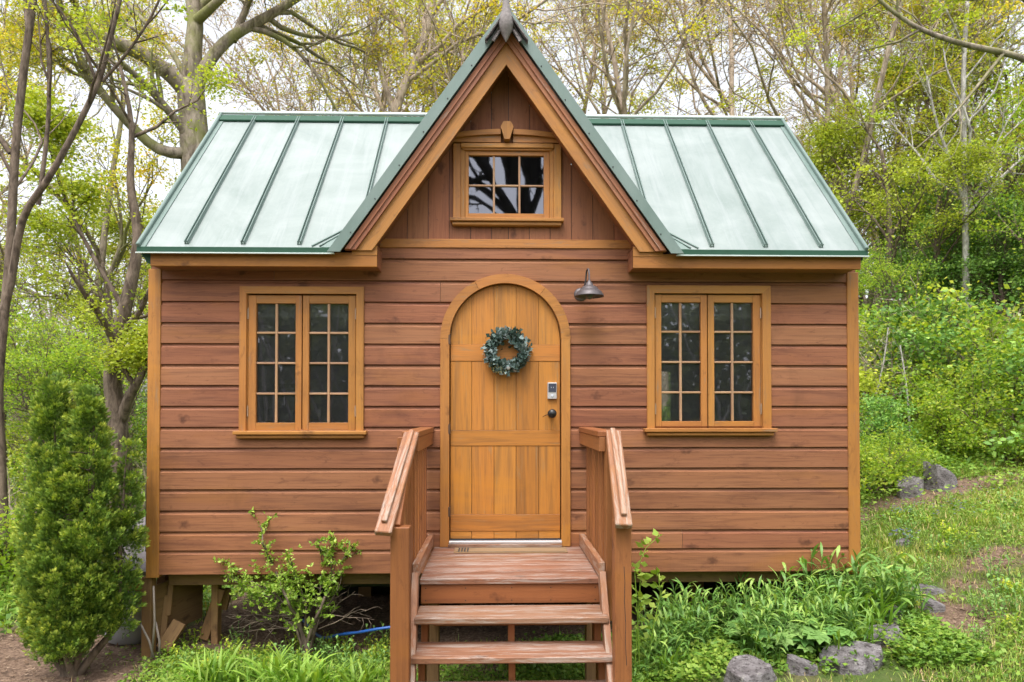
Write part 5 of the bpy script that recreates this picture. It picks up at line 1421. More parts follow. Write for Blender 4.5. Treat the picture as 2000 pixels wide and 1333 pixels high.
n = len(x); c = np.stack([x, y, gh(x, y) + 0.006 + 0.01 * r.random(n)], 1); A = runit(r, n); A[:, 2] *= 0.25; A /= np.linalg.norm(A, axis=1)[:, None]; B = np.cross(A, (0, 0, 1.0)); B /= np.linalg.norm(B, axis=1)[:, None]
q.leaves(c, A, B, r.uniform(0.012, 0.045, n), r.uniform(0.15, 0.7, n), r.random(n))
tag(link_obj('leaf_litter', q.mesh('leaf_litter', M['litter'])), 'dry brown leaf litter and wood chips on bare soil', 'leaf litter', kind='stuff')
q = QB(); r = np.random.default_rng(17)
for px, py, m, sp in ((1780, 1006, 26, 0.16), (1765, 1010, 12, 0.1), (1878, 1012, 16, 0.12), (1840, 1000, 10, 0.2), (1755, 1058, 26, 0.06), (1775, 1062, 16, 0.05), (1915, 975, 14, 0.2), (1790, 985, 8, 0.2), (1960, 1000, 8, 0.3)):
    g = G(px, py)
    for j in range(m):
        xx, yy_ = g[0] + r.normal(0, sp), g[1] + r.normal(0, sp); c = np.array([xx, yy_, float(gh(xx, yy_)) + r.uniform(0.05, 0.12)])
        for k in range(5):
            a = k * 1.2566; A = np.array([[math.cos(a), math.sin(a) , 0.4]]); A /= np.linalg.norm(A); B = np.cross(A, (0, 0, 1.0)); B /= np.linalg.norm(B); q.leaves(c[None], A, B, 0.014, 0.8, r.random())
tag(link_obj('blue_flowers', q.mesh('blue_flowers', M['violet'])), 'tiny violet-blue flowers dotted through the right slope', 'flowers', kind='stuff')

# ------------------------------------------------------------------ shrub in front
def walk(r, p, d, L, n, wig, up=0.0):
    pts = [p]; d = d / np.linalg.norm(d)
    for i in range(n):
        d = d + r.normal(0, wig, 3) + np.array([0, 0, up]); d /= np.linalg.norm(d); p = p + d * L / n; pts.append(p)
    return np.array(pts), d
g0 = G(597, 1300); g0[2] = float(gh(g0[0], g0[1]))
sh_ = empty('shrub', g0, 'small twisted shrub with fresh green leaves in front of the cabin', 'shrub')
wq = QB(); lq = QB(); r = np.random.default_rng(23)
k_ = (g0[1] - CAM[1]) / FPX
def SP(px, py, dy=0.0): return W(px, py, g0[1] + dy) - g0
stems = [([(597, 1312), (598, 1260), (585, 1220), (560, 1170), (535, 1110), (515, 1060), (508, 1020)], 0.020), ([(600, 1312), (602, 1250), (625, 1190), (650, 1130), (668, 1095), (690, 1070)], 0.017),
         ([(594, 1312), (590, 1240), (570, 1190), (520, 1150), (480, 1130), (445, 1098)], 0.014), ([(602, 1312), (612, 1245), (640, 1170), (655, 1100)], 0.012), ([(598, 1300), (580, 1230), (545, 1200), (500, 1160), (470, 1140), (438, 1128)], 0.011),
         ([(598, 1312), (596, 1240), (600, 1180), (580, 1130), (570, 1100)], 0.012), ([(600, 1300), (615, 1220), (625, 1150), (630, 1100), (622, 1060)], 0.010), ([(600, 1300), (610, 1230), (645, 1160), (650, 1080), (655, 1058)], 0.009)]
for si, (pp, rad) in enumerate(stems):
    P = np.array([SP(a, b, r.normal(0, 0.05) * i / 3) for i, (a, b) in enumerate(pp)])
    fine = []
    for i in range(len(P) - 1):
        for t in (0, 0.33, 0.66): fine.append(P[i] * (1 - t) + P[i + 1] * t + r.normal(0, 0.004, 3))
    P = np.array(fine + [P[-1]]); wq.tube(P, np.linspace(rad, rad * 0.15, len(P)), 6)
    for i in range(5, len(P)):
        for k in range(2):
            d = runit(r, 1)[0] + np.array([0, 0, 0.3]); Q, _ = walk(r, P[i], d, r.uniform(0.05, 0.17), 5, 0.25, 0.05); wq.tube(Q, np.linspace(0.0035, 0.001, 6), 4)
            for c in Q[1:]:
                m = r.integers(3, 7); A = runit(r, m) + np.array([0, 0, 0.3]); A /= np.linalg.norm(A, axis=1)[:, None]
                lq.leaves(np.repeat(c[None], m, 0), A, perp(A, r), r.uniform(0.020, 0.040, m), 0.5, np.clip(r.beta(2, 2, m), 0, 1))
for k in range(14):      # bare tangle on the left and right
    s_ = -1 if k < 9 else 1
    p = SP(575 if s_ < 0 else 622, 1225 + r.uniform(-25, 10)); d = np.array([s_ * 1.0, r.normal(0, 0.25), r.uniform(-0.05, 0.35) if s_ < 0 else r.uniform(0.6, 1.4)])
    Q, dd = walk(r, p, d, r.uniform(0.3, 0.62) if s_ < 0 else r.uniform(0.3, 0.6), 9, 0.16); wq.tube(Q, np.linspace(0.005, 0.0015, 10), 5)
    for i in range(2, 9):
        T, _ = walk(r, Q[i], dd + r.normal(0, 0.8, 3), r.uniform(0.05, 0.2), 5, 0.3); wq.tube(T, np.linspace(0.0025, 0.0008, 6), 4)
n = 420; C = np.array([SP(540 + r.normal(0, 42), 1150 + r.normal(0, 32), r.normal(0, 0.08)) for _ in range(n)]); 
for c in C:
    m = 5; A = runit(r, m); A[:, 2] = np.abs(A[:, 2]); lq.leaves(np.repeat(c[None], m, 0), A, perp(A, r), r.uniform(0.018, 0.034, m), 0.5, np.clip(r.beta(2.4, 2, m), 0, 1))
for px, py in ((578, 1212), (600, 1220), (560, 1165)):
    A = np.array([[0.3, -0.3, 1.0]]) * (1, 1, 1); A /= np.linalg.norm(A); lq.leaves(SP(px, py, -0.05)[None], A, np.array([[1.0, 0, -0.3]]), 0.075, 0.42, 0.8)
link_obj('branches', wq.mesh('branches', M['bark_dark'], True), sh_); link_obj('leaves', lq.mesh('leaves', M['shrub']), sh_)

# ------------------------------------------------------------------ evergreen at the left
g0 = W(138, 1290, -0.30); g0[2] = 0.0
ev = empty('evergreen_shrub', g0, 'dense conical evergreen shrub with three tips beside the left cabin corner', 'evergreen')
sq = QB(); r = np.random.default_rng(31)
def EP(px, py): p = W(px, py, -0.30) - g0; return p
leaders = [(EP(106, 738), EP(112, 1255), 0.185, 0.0), (EP(184, 766), EP(178, 1250), 0.18, -0.05), (EP(248, 868), EP(222, 1240), 0.05, 0.06), (EP(64, 1010), EP(76, 1262), 0.06, 0.0), (EP(146, 900), EP(146, 1280), 0.19, -0.10)]
tot = [380, 340, 110, 90, 330]
for (tip, bas, rad, dy), n in zip(leaders, tot):
    for c_ in range(n):
        t = float(r.beta(1.25, 1.0)); az = r.uniform(0, 6.283)
        prof = (min(1, (t * 1.7) ** 0.75) * (1 - 0.40 * max(0, (t - 0.7) / 0.3) ** 2) * rad + 0.004) * (0.80 + 0.38 * float(vnoise(az * 1.4, t * 6, 1.0, 3)))
        out = np.array([math.cos(az), math.sin(az), 0.0]); c0 = tip + (bas - tip) * t + np.array([0, dy, 0]) + out * prof * r.uniform(0.45, 0.95)
        ax1 = out * r.uniform(0.5, 1.1) + np.array([0, 0, r.uniform(0.5, 1.2)]) + r.normal(0, 0.15, 3); ax1 /= np.linalg.norm(ax1)
        Lc = r.uniform(0.08, 0.15) * (0.7 if t < 0.12 else 1); m = 64; u_ = r.random(m)
        wv_ = runit(r, m); wv_ = wv_ - ax1 * (wv_ @ ax1)[:, None]
        C = c0 + ax1 * (u_ * Lc)[:, None] + wv_ * (0.055 * (1 - u_ * 0.8))[:, None]
        upd = ax1 * 0.9 + wv_ * 0.7 + np.array([0, 0, 0.25]); upd /= np.linalg.norm(upd, axis=1)[:, None]
        sidev = np.cross(upd, runit(r, m)); sidev /= np.linalg.norm(sidev, axis=1)[:, None]
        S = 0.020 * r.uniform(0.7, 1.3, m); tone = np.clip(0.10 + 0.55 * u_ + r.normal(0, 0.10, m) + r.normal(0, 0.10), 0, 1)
        for k in range(-2, 3):
            A = upd * math.cos(k * 0.42) + sidev * math.sin(k * 0.42)
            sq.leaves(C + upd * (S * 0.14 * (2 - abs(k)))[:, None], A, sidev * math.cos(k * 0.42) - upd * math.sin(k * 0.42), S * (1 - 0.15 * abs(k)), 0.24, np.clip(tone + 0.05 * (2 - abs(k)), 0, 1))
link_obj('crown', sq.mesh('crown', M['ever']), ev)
tq = QB()
for k, (tip, bas, rad, dy) in enumerate(leaders):
    root = np.array([0.02 * k - 0.03, 0.0, -0.05]); P = np.array([root, root * 0.3 + (bas + (0, dy, 0)) * 0.4 + (0, 0, 0.02), bas + (0, dy, 0.05), (bas + tip) / 2, tip]); tq.tube(P, np.array([0.035, 0.028, 0.022, 0.012, 0.003]), 7)
    for j in range(40):
        t = r.uniform(0.2, 1); c = tip + (bas - tip) * t + (0, dy, 0); d = runit(r, 1)[0]; d[2] = abs(d[2]) * 0.6 + 0.1; Q, _ = walk(r, c, d, rad * 0.85, 5, 0.12, 0.05); tq.tube(Q, np.linspace(0.005, 0.001, 6), 4)
link_obj('trunk', tq.mesh('trunk', M['bark_dark'], True), ev)

# ------------------------------------------------------------------ trees
def smooth_line(P, n=4, it=2):
    P = np.asarray(P, float); o = []
    for i in range(len(P) - 1):
        for t in np.arange(n) / n: o.append(P[i] * (1 - t) + P[i + 1] * t)
    o.append(P[-1]); o = np.array(o)
    for _ in range(it): o[1:-1] = (o[:-2] + 2 * o[1:-1] + o[2:]) / 4
    return o
class Tree:
    def __init__(s, seed, ks, leafsize=0.07, wig=0.16, up=0.05, ratio=(0.5, 0.8), ang=(0.45, 1.05), leafp=0.35, leafn=7, seg=0.35, minr=0.006, clump=1.2, lspread=0.22, tufts=None):
        s.tufts = tufts
        s.r = np.random.default_rng(seed); s.w = QB(); s.tw = QB(); s.lf = QB(); s.ks = ks; s.tips = []
        s.ls, s.wig, s.up, s.ratio, s.ang, s.leafp, s.leafn, s.seg, s.minr, s.clump, s.lspread = leafsize, wig, up, ratio, ang, leafp, leafn, seg, minr, clump, lspread
    def limb(s, P, r0, r1, lvl):
        sides = 10 if r0 > 0.08 else (6 if r0 > 0.03 else (4 if r0 > 0.012 else 3))
        rad = np.linspace(r0, r1, len(P))
        if r1 > 0.006:
            e_ = P[-1] - P[-2]; e_ /= np.linalg.norm(e_) + 1e-9
            (s.w if r0 > 0.03 else s.tw).tube(np.vstack([P, P[-1] + e_ * r1 * 0.5, P[-1] + e_ * r1 * 0.9]), np.concatenate([rad, [r1 * 0.7, 0.001]]), sides, s.r.random())
        else: (s.w if r0 > 0.03 else s.tw).tube(P, rad, sides, s.r.random())
        L = np.sqrt((np.diff(P, axis=0) ** 2).sum(1)).sum()
        if lvl >= len(s.ks):
            s.tips.append(P); return
        k = s.ks[lvl]; k = int(k * s.r.uniform(0.75, 1.25) + 0.5)
        for i in range(k):
            t = s.r.uniform(0.25 if lvl else 0.4, 1.0) if i < k - 1 else 1.0
            f = t * (len(P) - 1); j = min(int(f), len(P) - 2); p = P[j] + (P[j + 1] - P[j]) * (f - j); d = P[j + 1] - P[j]; d /= np.linalg.norm(d) + 1e-9
            a = s.r.uniform(*s.ang) * (1 if i < k - 1 else 0.4); pv = np.cross(d, runit(s.r, 1)[0]); pv /= np.linalg.norm(pv) + 1e-9
            nd_ = d * math.cos(a) + pv * math.sin(a)
            Lc = L * s.r.uniform(*s.ratio) * (1.15 - 0.5 * t); rc = max(s.minr, (r0 + (r1 - r0) * t) * s.r.uniform(0.45, 0.75))
            Q, _ = walk(s.r, p, nd_, Lc, int(np.clip(Lc / s.seg, 3, 8)), s.wig, s.up)
            s.limb(Q, rc, max(s.minr * 0.5, rc * 0.35), lvl + 1)
    def foliage(s):
        if not s.tips: return
        T = np.concatenate([t[1:] for t in s.tips]); r = s.r
        if s.tufts:
            nt_, nl_, rad_ = s.tufts
            for c in T[r.integers(0, len(T), nt_)]:
                R_ = rad_ * r.uniform(0.5, 1.25); m_n = int(nl_ * (R_ / rad_) ** 2)
                P = c + runit(r, m_n) * (r.random((m_n, 1)) ** 0.6) * R_ * np.array([1.25, 1.25, 0.5]); A = runit(r, m_n); A[:, 2] *= 0.5; A /= np.linalg.norm(A, axis=1)[:, None]
                s.lf.leaves(P, A, perp(A, r), s.ls * r.uniform(0.7, 1.4, m_n), 0.65, np.clip(0.25 + 0.6 * r.random() + r.normal(0, 0.15, m_n), 0, 1))
        nz = 0.5 + 0.25 * (np.sin(T[:, 0] * s.clump * 1.7 + 1) * np.sin(T[:, 1] * s.clump * 1.9) + np.sin(T[:, 2] * s.clump * 2.3 + T[:, 0] * s.clump)) 
        T = T[(nz * 1.25) ** 2 * s.leafp * 1.6 > r.random(len(T))]
        n = len(T) * s.leafn
        if n == 0: return
        C = np.repeat(T, s.leafn, 0) + r.normal(0, s.lspread, (n, 3)) * np.array([1, 1, 0.5])
        A = runit(r, n); A[:, 2] *= 0.5; A /= np.linalg.norm(A, axis=1)[:, None]; B = perp(A, r)
        s.lf.leaves(C, A, B, s.ls * r.uniform(0.6, 1.35, n), 0.6, np.clip(np.repeat(r.beta(1.6, 1.6, len(T)), s.leafn) * 0.7 + r.random(n) * 0.3, 0, 1))
    def meshes(s, bk_, lf_):
        s.foliage(); out = []
        if s.w.n: out.append(('trunk', s.w.mesh('trunk', bk_, True)))
        if s.tw.n: out.append(('branches', s.tw.mesh('branches', bk_, True)))
        if s.lf.n: out.append(('crown', s.lf.mesh('crown', lf_)))
        return out
def place(meshes, name, loc, label, cat, group=None, rz=0.0, sc=1.0):
    e = empty(name, loc, label, cat, group, rz, sc)
    for nm, me in meshes: link_obj(nm, me, e)
    return e
# hero tree behind the roof, left
def hero(name, label, Y, limbs, seed, bk_, lf_, base=None, **kw):
    t = Tree(seed, **kw)
    p0 = W(limbs[0][0][0][0], limbs[0][0][0][1], Y)
    b = np.array([p0[0], Y, float(gh(p0[0], Y))])
    for pts, r0, r1, lvl in limbs:
        P = []
        for i, a in enumerate(pts):
            dy = a[2] if len(a) > 2 else 0.0; P.append(W(a[0], a[1], Y + dy) - b)
        P = smooth_line(P, 3, 2); t.limb(P, r0, r1, lvl)
    return place(t.meshes(bk_, lf_), name, b, label, 'tree')
hero('broad_tree', 'massive mossy tree with spreading limbs behind the left roof', 8.5, [
    ([(395, 1150), (392, 800), (388, 420), (382, 300), (372, 170)], 0.34, 0.25, 9),
    ([(372, 190), (340, 150, -0.2), (280, 105, -0.5), (215, 80, -0.9), (150, 60, -1.2), (90, 10, -1.4)], 0.17, 0.09, 0),
    ([(375, 180), (376, 100), (385, 30, 0.1), (360, -60, 0.2), (370, -200, 0.2)], 0.19, 0.10, 0),
    ([(380, 180), (405, 120), (450, 70, 0.2), (520, 35, 0.4), (590, -10, 0.6), (700, -80, 0.9)], 0.14, 0.06, 0),
    ([(455, 80, 0.2), (480, 20, 0.3), (510, -60, 0.4)], 0.08, 0.05, 0),
    ([(385, 40), (430, 0, -0.3), (480, -50, -0.5)], 0.10, 0.05, 0),
    ([(385, 290), (340, 230, -0.3), (290, 170, -0.8), (240, 125, -1.3)], 0.10, 0.05, 1),
    ([(380, 300), (310, 300, -0.4), (245, 235, -0.6), (195, 180, -1.0), (150, 100, -1.1)], 0.12, 0.05, 0),
    ([(372, 180, 0.0), (345, 110, 0.1), (300, 60, 0.4), (250, 10, 0.8), (200, -60, 1)], 0.07, 0.03, 1)],
    41, M['bark_big'], M['yellow'], ks=[6, 5, 4, 3], leafsize=0.05, leafp=0.40, leafn=9, tufts=(90, 150, 0.30), up=0.03, wig=0.2, clump=1.3, ratio=(0.4, 0.75), lspread=0.16)
hero('slender_tree', 'dark forked slender tree at the far left edge of the view', 2.6, [
    ([(8, 1080), (2, 900), (-6, 760), (8, 620), (22, 470), (28, 300), (48, 120), (66, 0), (75, -120)], 0.052, 0.036, 0),
    ([(-4, 640), (22, 560), (40, 420, -0.1), (90, 360, -0.2), (150, 250, -0.2), (195, 160, -0.2), (212, 90, -0.3), (235, 0, -0.3), (250, -90, -0.3)], 0.044, 0.018, 0),
    ([(75, 400, 0.1), (95, 250, 0.1), (97, 130, 0.15), (88, 0, 0.2), (80, -80, 0.2)], 0.030, 0.018, 1),
    ([(200, 160, -0.2), (245, 110, -0.3), (300, 30, -0.4), (330, -50, -0.5)], 0.022, 0.012, 1),
    ([(20, 300), (-20, 240), (-80, 160)], 0.03, 0.02, 1)],
    42, M['bark_dark'], M['ygreen'], ks=[6, 4, 4], leafsize=0.042, leafp=0.20, leafn=6, tufts=(26, 60, 0.14), seg=0.22, minr=0.003, ratio=(0.28, 0.55), wig=0.15, lspread=0.10)
hero('forked_tree', 'thick brown forked trunk standing behind the evergreen shrub', 4.2, [
    ([(225, 1120), (228, 900), (232, 820), (215, 740), (232, 650), (255, 560), (275, 460), (250, 360), (262, 250), (235, 130)], 0.155, 0.02, 0),
    ([(232, 835), (252, 775, -0.1), (268, 748, -0.2), (290, 700, -0.2), (325, 600, 0.0)], 0.08, 0.03, 0),
    ([(240, 600), (180, 500), (120, 380), (90, 260)], 0.035, 0.012, 0)],
    43, M['bark_dark'], M['ygreen'], ks=[12, 6, 4], leafsize=0.055, leafp=0.85, leafn=9, seg=0.3, minr=0.004, ratio=(0.14, 0.30), lspread=0.13)
hero('leaning_tree', 'long bare limb reaching in from the upper right corner', 5.5, [
    ([(2160, 900), (2140, 500), (2100, 250), (2060, 150)], 0.20, 0.15, 9),
    ([(2070, 150), (1990, 108), (1900, 92), (1840, 75), (1780, 50), (1720, 5), (1660, -60)], 0.055, 0.022, 0),
    ([(2060, 40, 0.4), (1990, -10, 0.3), (1900, -90)], 0.07, 0.03, 0),
    ([(1960, 105), (1900, 180, -0.2), (1850, 240, -0.3), (1790, 290, -0.4)], 0.03, 0.012, 1)],
    44, M['bark_big'], M['ygreen'], tufts=(30, 80, 0.2), ks=[8, 5, 4], leafsize=0.055, leafp=0.30, leafn=6, seg=0.3, minr=0.004, ratio=(0.3, 0.6), lspread=0.14)
hero('pale_trunk_tree', 'thin pale-barked tree rising among the shrubs on the right hillside', 9.0, [
    ([(1890, 800), (1888, 600), (1885, 420), (1883, 290), (1880, 150), (1890, 0)], 0.075, 0.04, 0),
    ([(1884, 400), (1860, 320), (1830, 250), (1810, 150)], 0.04, 0.02, 0)],
    45, M['bark_pale'], M['ygreen'], ks=[9, 5, 4], leafsize=0.06, leafp=0.2, leafn=5, seg=0.4, minr=0.005, ratio=(0.25, 0.5), lspread=0.15)
hero('split_tree', 'pale grey tree with a broken fork behind the roof left of the gable', 11.0, [
    ([(770, 900), (770, 400), (768, 210), (800, 150), (825, 90), (845, 10), (860, -100)], 0.13, 0.07, 0),
    ([(770, 215), (745, 150), (735, 90), (720, 0)], 0.08, 0.04, 0), ([(822, 110), (850, 170), (858, 220)], 0.05, 0.02, 1)],
    46, M['bark_pink'], M['yellow'], ks=[10, 7, 5], leafsize=0.08, leafp=0.5, leafn=7, seg=0.45, minr=0.006, ratio=(0.28, 0.6), lspread=0.17)

def auto_tree(seed, H, ks, bk_, lf_, r0=0.16, multi=1, **kw):
    t = Tree(seed, ks, **kw)
    for m in range(multi):
        d = np.array([t.r.normal(0, 0.12 + 0.12 * (multi > 1)), t.r.normal(0, 0.12), 1.0])
        P, _ = walk(t.r, np.array([0, 0, -0.2]), d, H * 0.72, 9, 0.07, 0.04); t.limb(P, r0, r0 * 0.4, 0)
    return t.meshes(bk_, lf_)
AT = {
 'pink': auto_tree(51, 12, [12, 6, 5, 4], M['bark_pink'], M['buds'], 0.09, leafsize=0.045, leafp=0.40, leafn=7, tufts=(20, 60, 0.25), wig=0.16, up=0.06, ratio=(0.35, 0.62), minr=0.008, lspread=0.2),
 'pink2': auto_tree(52, 11, [11, 6, 5, 4], M['bark_pink'], M['yellow'], 0.08, multi=2, tufts=(70, 110, 0.30), leafsize=0.05, leafp=0.22, leafn=6, wig=0.18, up=0.05, ratio=(0.3, 0.6), minr=0.008, lspread=0.2),
 'yel': auto_tree(53, 11, [11, 6, 5, 3], M['bark_big'], M['yellow'], 0.09, tufts=(130, 130, 0.32), leafsize=0.048, leafp=0.50, leafn=9, wig=0.16, up=0.04, ratio=(0.35, 0.62), minr=0.008, clump=1.4, lspread=0.2),
 'ygr': auto_tree(54, 9, [12, 6, 5, 3], M['bark_dark'], M['ygreen'], 0.12, leafsize=0.08, leafp=0.65, leafn=7, wig=0.15, up=0.04, ratio=(0.3, 0.6), minr=0.007, lspread=0.2),
 'green': auto_tree(55, 6.5, [14, 7, 5], M['bark_dark'], M['fresh'], 0.09, leafsize=0.075, leafp=1.0, leafn=8, wig=0.15, up=0.03, ratio=(0.35, 0.65), minr=0.006, lspread=0.18),
 'dark': auto_tree(56, 5.5, [16, 8, 5], M['bark_dark'], M['dgreen'], 0.09, multi=2, leafsize=0.08, leafp=1.2, leafn=13, wig=0.15, up=0.02, ratio=(0.35, 0.65), minr=0.006, lspread=0.2),
}
TL = {'pink': ('bare_tree', 'bare pinkish-brown twiggy tree'), 'pink2': ('bare_tree', 'twin-stemmed bare tree with yellow buds'), 'yel': ('blossoming_tree', 'tree hung with yellow-green spring blossom'),
      'ygr': ('young_tree', 'tree in sparse yellow-green young leaf'), 'green': ('leafy_tree', 'small tree in fresh bright green leaf'), 'dark': ('dense_tree', 'dense deep green tree')}
def px_side(p):
    for lim, t in ((0, 'past the left picture edge'), (45, 'at the left edge'), (90, 'behind the slender forked tree'), (140, 'above the left evergreen tip'), (190, 'above the right evergreen tip'), (240, 'beside the thick forked trunk'), (300, 'just left of the cabin'), (500, 'above the left roof end'), (600, 'above the second left roof seam'),
                   (690, 'above the third left roof seam'), (840, 'above the left ridge end'), (1000, 'behind the gable peak'), (1250, 'above the first right roof seam'), (1340, 'above the second right roof seam'), (1420, 'above the third right roof seam'), (1500, 'above the last right roof seam'),
                   (1580, 'off the right ridge end'), (1650, 'over the right roof edge'), (1690, 'beside the right eave corner'), (1740, 'on the slope right of the eave'), (1785, 'above the dead stem'), (1820, 'left of the pale trunk'), (1860, 'just left of the pale trunk'), (1895, 'around the pale trunk'), (1950, 'right of the pale trunk'), (1980, 'near the brick pier'), (2040, 'above the brick pier')):
        if p <= lim: return t
    return 'past the right picture edge'
spots = [  # kind, px, Y, scale
 ('yel', 120, 13, 1.5), ('pink2', 30, 16, 1.6), ('pink', 640, 16, 1.8), ('pink2', 800, 14, 1.6), ('pink2', 960, 13, 1.5), 
 ('pink2', 1210, 18, 1.8), ('pink', 1300, 14, 1.55), ('pink', 1460, 15, 1.6), ('pink2', 1540, 12, 1.35), ('pink', 1620, 15, 1.45), ('pink', 1720, 17, 1.5), ('pink2', 1790, 13, 1.2),
 ('ygr', 1655, 11, 0.85), ('ygr', 1800, 15, 1.1), ('ygr', 1960, 14, 1.25), ('pink', 1900, 18, 1.4), ('ygr', 1740, 10.5, 0.85), ('ygr', 1910, 11, 1.0), ('yel', 1690, 13, 1.0), ('yel', 1850, 12.5, 1.0), ('green', 1930, 12, 1.1), ('ygr', 215, 12, 0.95), ('ygr', 320, 15, 1.1), ('green', 35, 6.5, 0.58), ('green', 110, 8.5, 0.70), ('green', 175, 7.2, 0.55), ('green', 268, 8, 0.55), ('ygr', 5, 9.5, 0.85),
 ('green', -60, 6.0, 0.6), ('dark', 1880, 9.5, 0.72), ('green', 1775, 9.0, 0.55), ('dark', 1975, 8.5, 0.72), ('green', 2010, 10, 0.9), ('ygr', 1830, 9.6, 0.62), ('green', 1700, 12, 0.75), ('dark', 1780, 13, 0.95), ('green', 2080, 7, 0.8), ('pink', -60, 12, 1.2), ('yel', 230, 19, 1.6)]
rt = random.Random(3)
for k, (kd, px, Y, sc) in enumerate(spots):
    p = W(px, 800, Y); nm, lb = TL[kd]
    dist = 'near' if Y < 9.7 else ('midway' if Y < 15.5 else 'far back')
    place(AT[kd], nm, (p[0], Y, float(gh(p[0], Y))), lb + ' ' + px_side(px) + ', ' + dist, 'tree', 'woodland trees behind the cabin', rt.uniform(0, 6.28), sc * rt.uniform(0.95, 1.05))

# shrubs
def bush(seed, H, Rr, n, bk_, lf_, leaf=0.05, stems=9, sparse=0.0, tall=1.0):
    t = Tree(seed, [5, 4], leafsize=leaf, leafp=1.3 - sparse, leafn=n, seg=0.2, minr=0.003, ratio=(0.35, 0.65), wig=0.18, up=0.05, lspread=0.10, clump=3)
    for k in range(stems):
        az = t.r.uniform(0, 6.28); d = np.array([math.cos(az) * Rr, math.sin(az) * Rr, H * t.r.uniform(0.7, 1.2)])
        P, _ = walk(t.r, np.array([t.r.normal(0, 0.08), t.r.normal(0, 0.08), -0.05]), d, math.hypot(H, Rr) * t.r.uniform(0.6, 0.95), 7, 0.12); t.limb(P, 0.016, 0.006, 0)
    return t.meshes(bk_, lf_)
BS = {'fresh': bush(61, 1.0, 0.7, 10, M['bark_dark'], M['fresh']), 'ygreen': bush(62, 1.0, 0.6, 9, M['bark_dark'], M['ygreen']), 'dgreen': bush(63, 1.1, 0.8, 12, M['bark_dark'], M['dgreen'], 0.06, 10),
      'twig': bush(64, 1.2, 0.6, 2, M['bark_pink'], M['greyleaf'], 0.035, 12, 0.8), 'grey': bush(65, 1.1, 0.55, 14, M['bark_dark'], M['greyleaf'], 0.04, 12), 'low': bush(66, 0.45, 0.55, 9, M['bark_dark'], M['fresh'], 0.045, 12)}
BL = {'fresh': 'bushy shrub in bright fresh leaf', 'ygreen': 'yellow-green leafy shrub', 'dgreen': 'deep green dense shrub', 'twig': 'bare twiggy shrub with few leaves', 'grey': 'rounded grey-green shrub', 'low': 'low spreading green shrub'}
bspots = [('dgreen', 1700, 925, 0.8), ('fresh', 1722, 952, 0.6), ('low', 1715, 965, 1.0), ('low', 1745, 930, 0.8), ('fresh', 1800, 885, 0.9), ('low', 1850, 885, 0.9), ('fresh', 1880, 885, 1.0), ('low', 1930, 880, 1.0), ('ygreen', 1760, 870, 1.2), ('fresh', 1830, 850, 1.3), ('twig', 1740, 860, 1.4), ('twig', 1700, 860, 1.5),
  ('ygreen', 1690, 840, 1.2), ('dgreen', 1900, 850, 1.3), ('fresh', 1960, 865, 1.3), ('fresh', 1990, 850, 1.6), ('dgreen', 1800, 830, 1.6), ('fresh', 1740, 820, 1.7), ('ygreen', 1860, 825, 1.8), ('ygreen', 1930, 820, 2.0), ('fresh', 2010, 900, 1.0), ('twig', 1840, 840, 1.7), ('low', 1985, 905, 0.9),
  ('twig', 270, 1010, 1.2), ('fresh', 20, 1040, 1.1), ('ygreen', 60, 1000, 1.3), ('fresh', 120, 960, 1.4), ('twig', 30, 1090, 1.0), ('fresh', 265, 960, 1.3), ('twig', 180, 960, 1.6), ('low', 20, 1140, 1.2), ('fresh', 250, 905, 1.8), ('ygreen', 10, 930, 1.9), ('twig', 100, 930, 2.0), ('dgreen', 170, 905, 1.9), ('fresh', 60, 890, 2.2), ('twig', 280, 880, 2.4)]
bspots.append(('dgreen', 2025, 895, 1.35)); bspots += [(kd, -150 - 75 * i, 930 - 4 * i, sc_) for i, (kd, sc_) in enumerate((('fresh', 1.6), ('twig', 1.8), ('dgreen', 1.7), ('ygreen', 1.9), ('fresh', 2.1), ('grey', 1.8), ('dgreen', 2.0), ('fresh', 1.9)))]
for kd, px, py, sc in bspots:
    g = G(px, py)
    if g[1] > 14: g = W(px, 800, 13.0); g[2] = float(gh(g[0], g[1]))
    if abs(g[0]) < 3.3 and g[1] < 3.0: g[1] = 3.0 + 0.5 * rt.random()
    place(BS[kd], 'shrub', g, BL[kd] + (', bank, ' if px > 1000 else ', undergrowth, ') + px_side(px) + (', front' if (py > 895) else (', middle' if py > 855 else ', rear')), 'shrub', 'shrubs around the cabin', rt.uniform(0, 6.28), sc)
# bleached fallen stems
for a, b, Y, w, lb in (((1758, 675), (1778, 850), 5.2, 0.018, 'upright bleached dead stem among the shrubs on the right bank'), ((1832, 690), (1862, 752), 6.5, 0.03, 'short slanting bleached branch above the right bank'), ((1735, 640), (1712, 770), 6.0, 0.016, 'leaning grey dead stem closest to the right cabin corner')):
    q = QB(); p, e = W(*a, Y), W(*b, Y); g0 = np.array([e[0], Y, float(gh(e[0], Y))]); rr_ = np.random.default_rng(int(a[0]))
    P = smooth_line([p - g0, (p + e) / 2 - g0 + (0.03, 0, 0), e - g0], 4, 2); q.tube(P, np.linspace(w * 0.6, w, len(P)), 6)
    for k in range(5):
        Q, _ = walk(rr_, P[k + 1], runit(rr_, 1)[0] + (0, 0, 0.6), 0.35, 4, 0.15); q.tube(Q, np.linspace(w * 0.3, 0.002, 5), 4)
    o = link_obj('dead_stem', q.mesh('dead_stem', M['bark_pale'], True)); o.location = g0; tag(o, lb, 'branch')
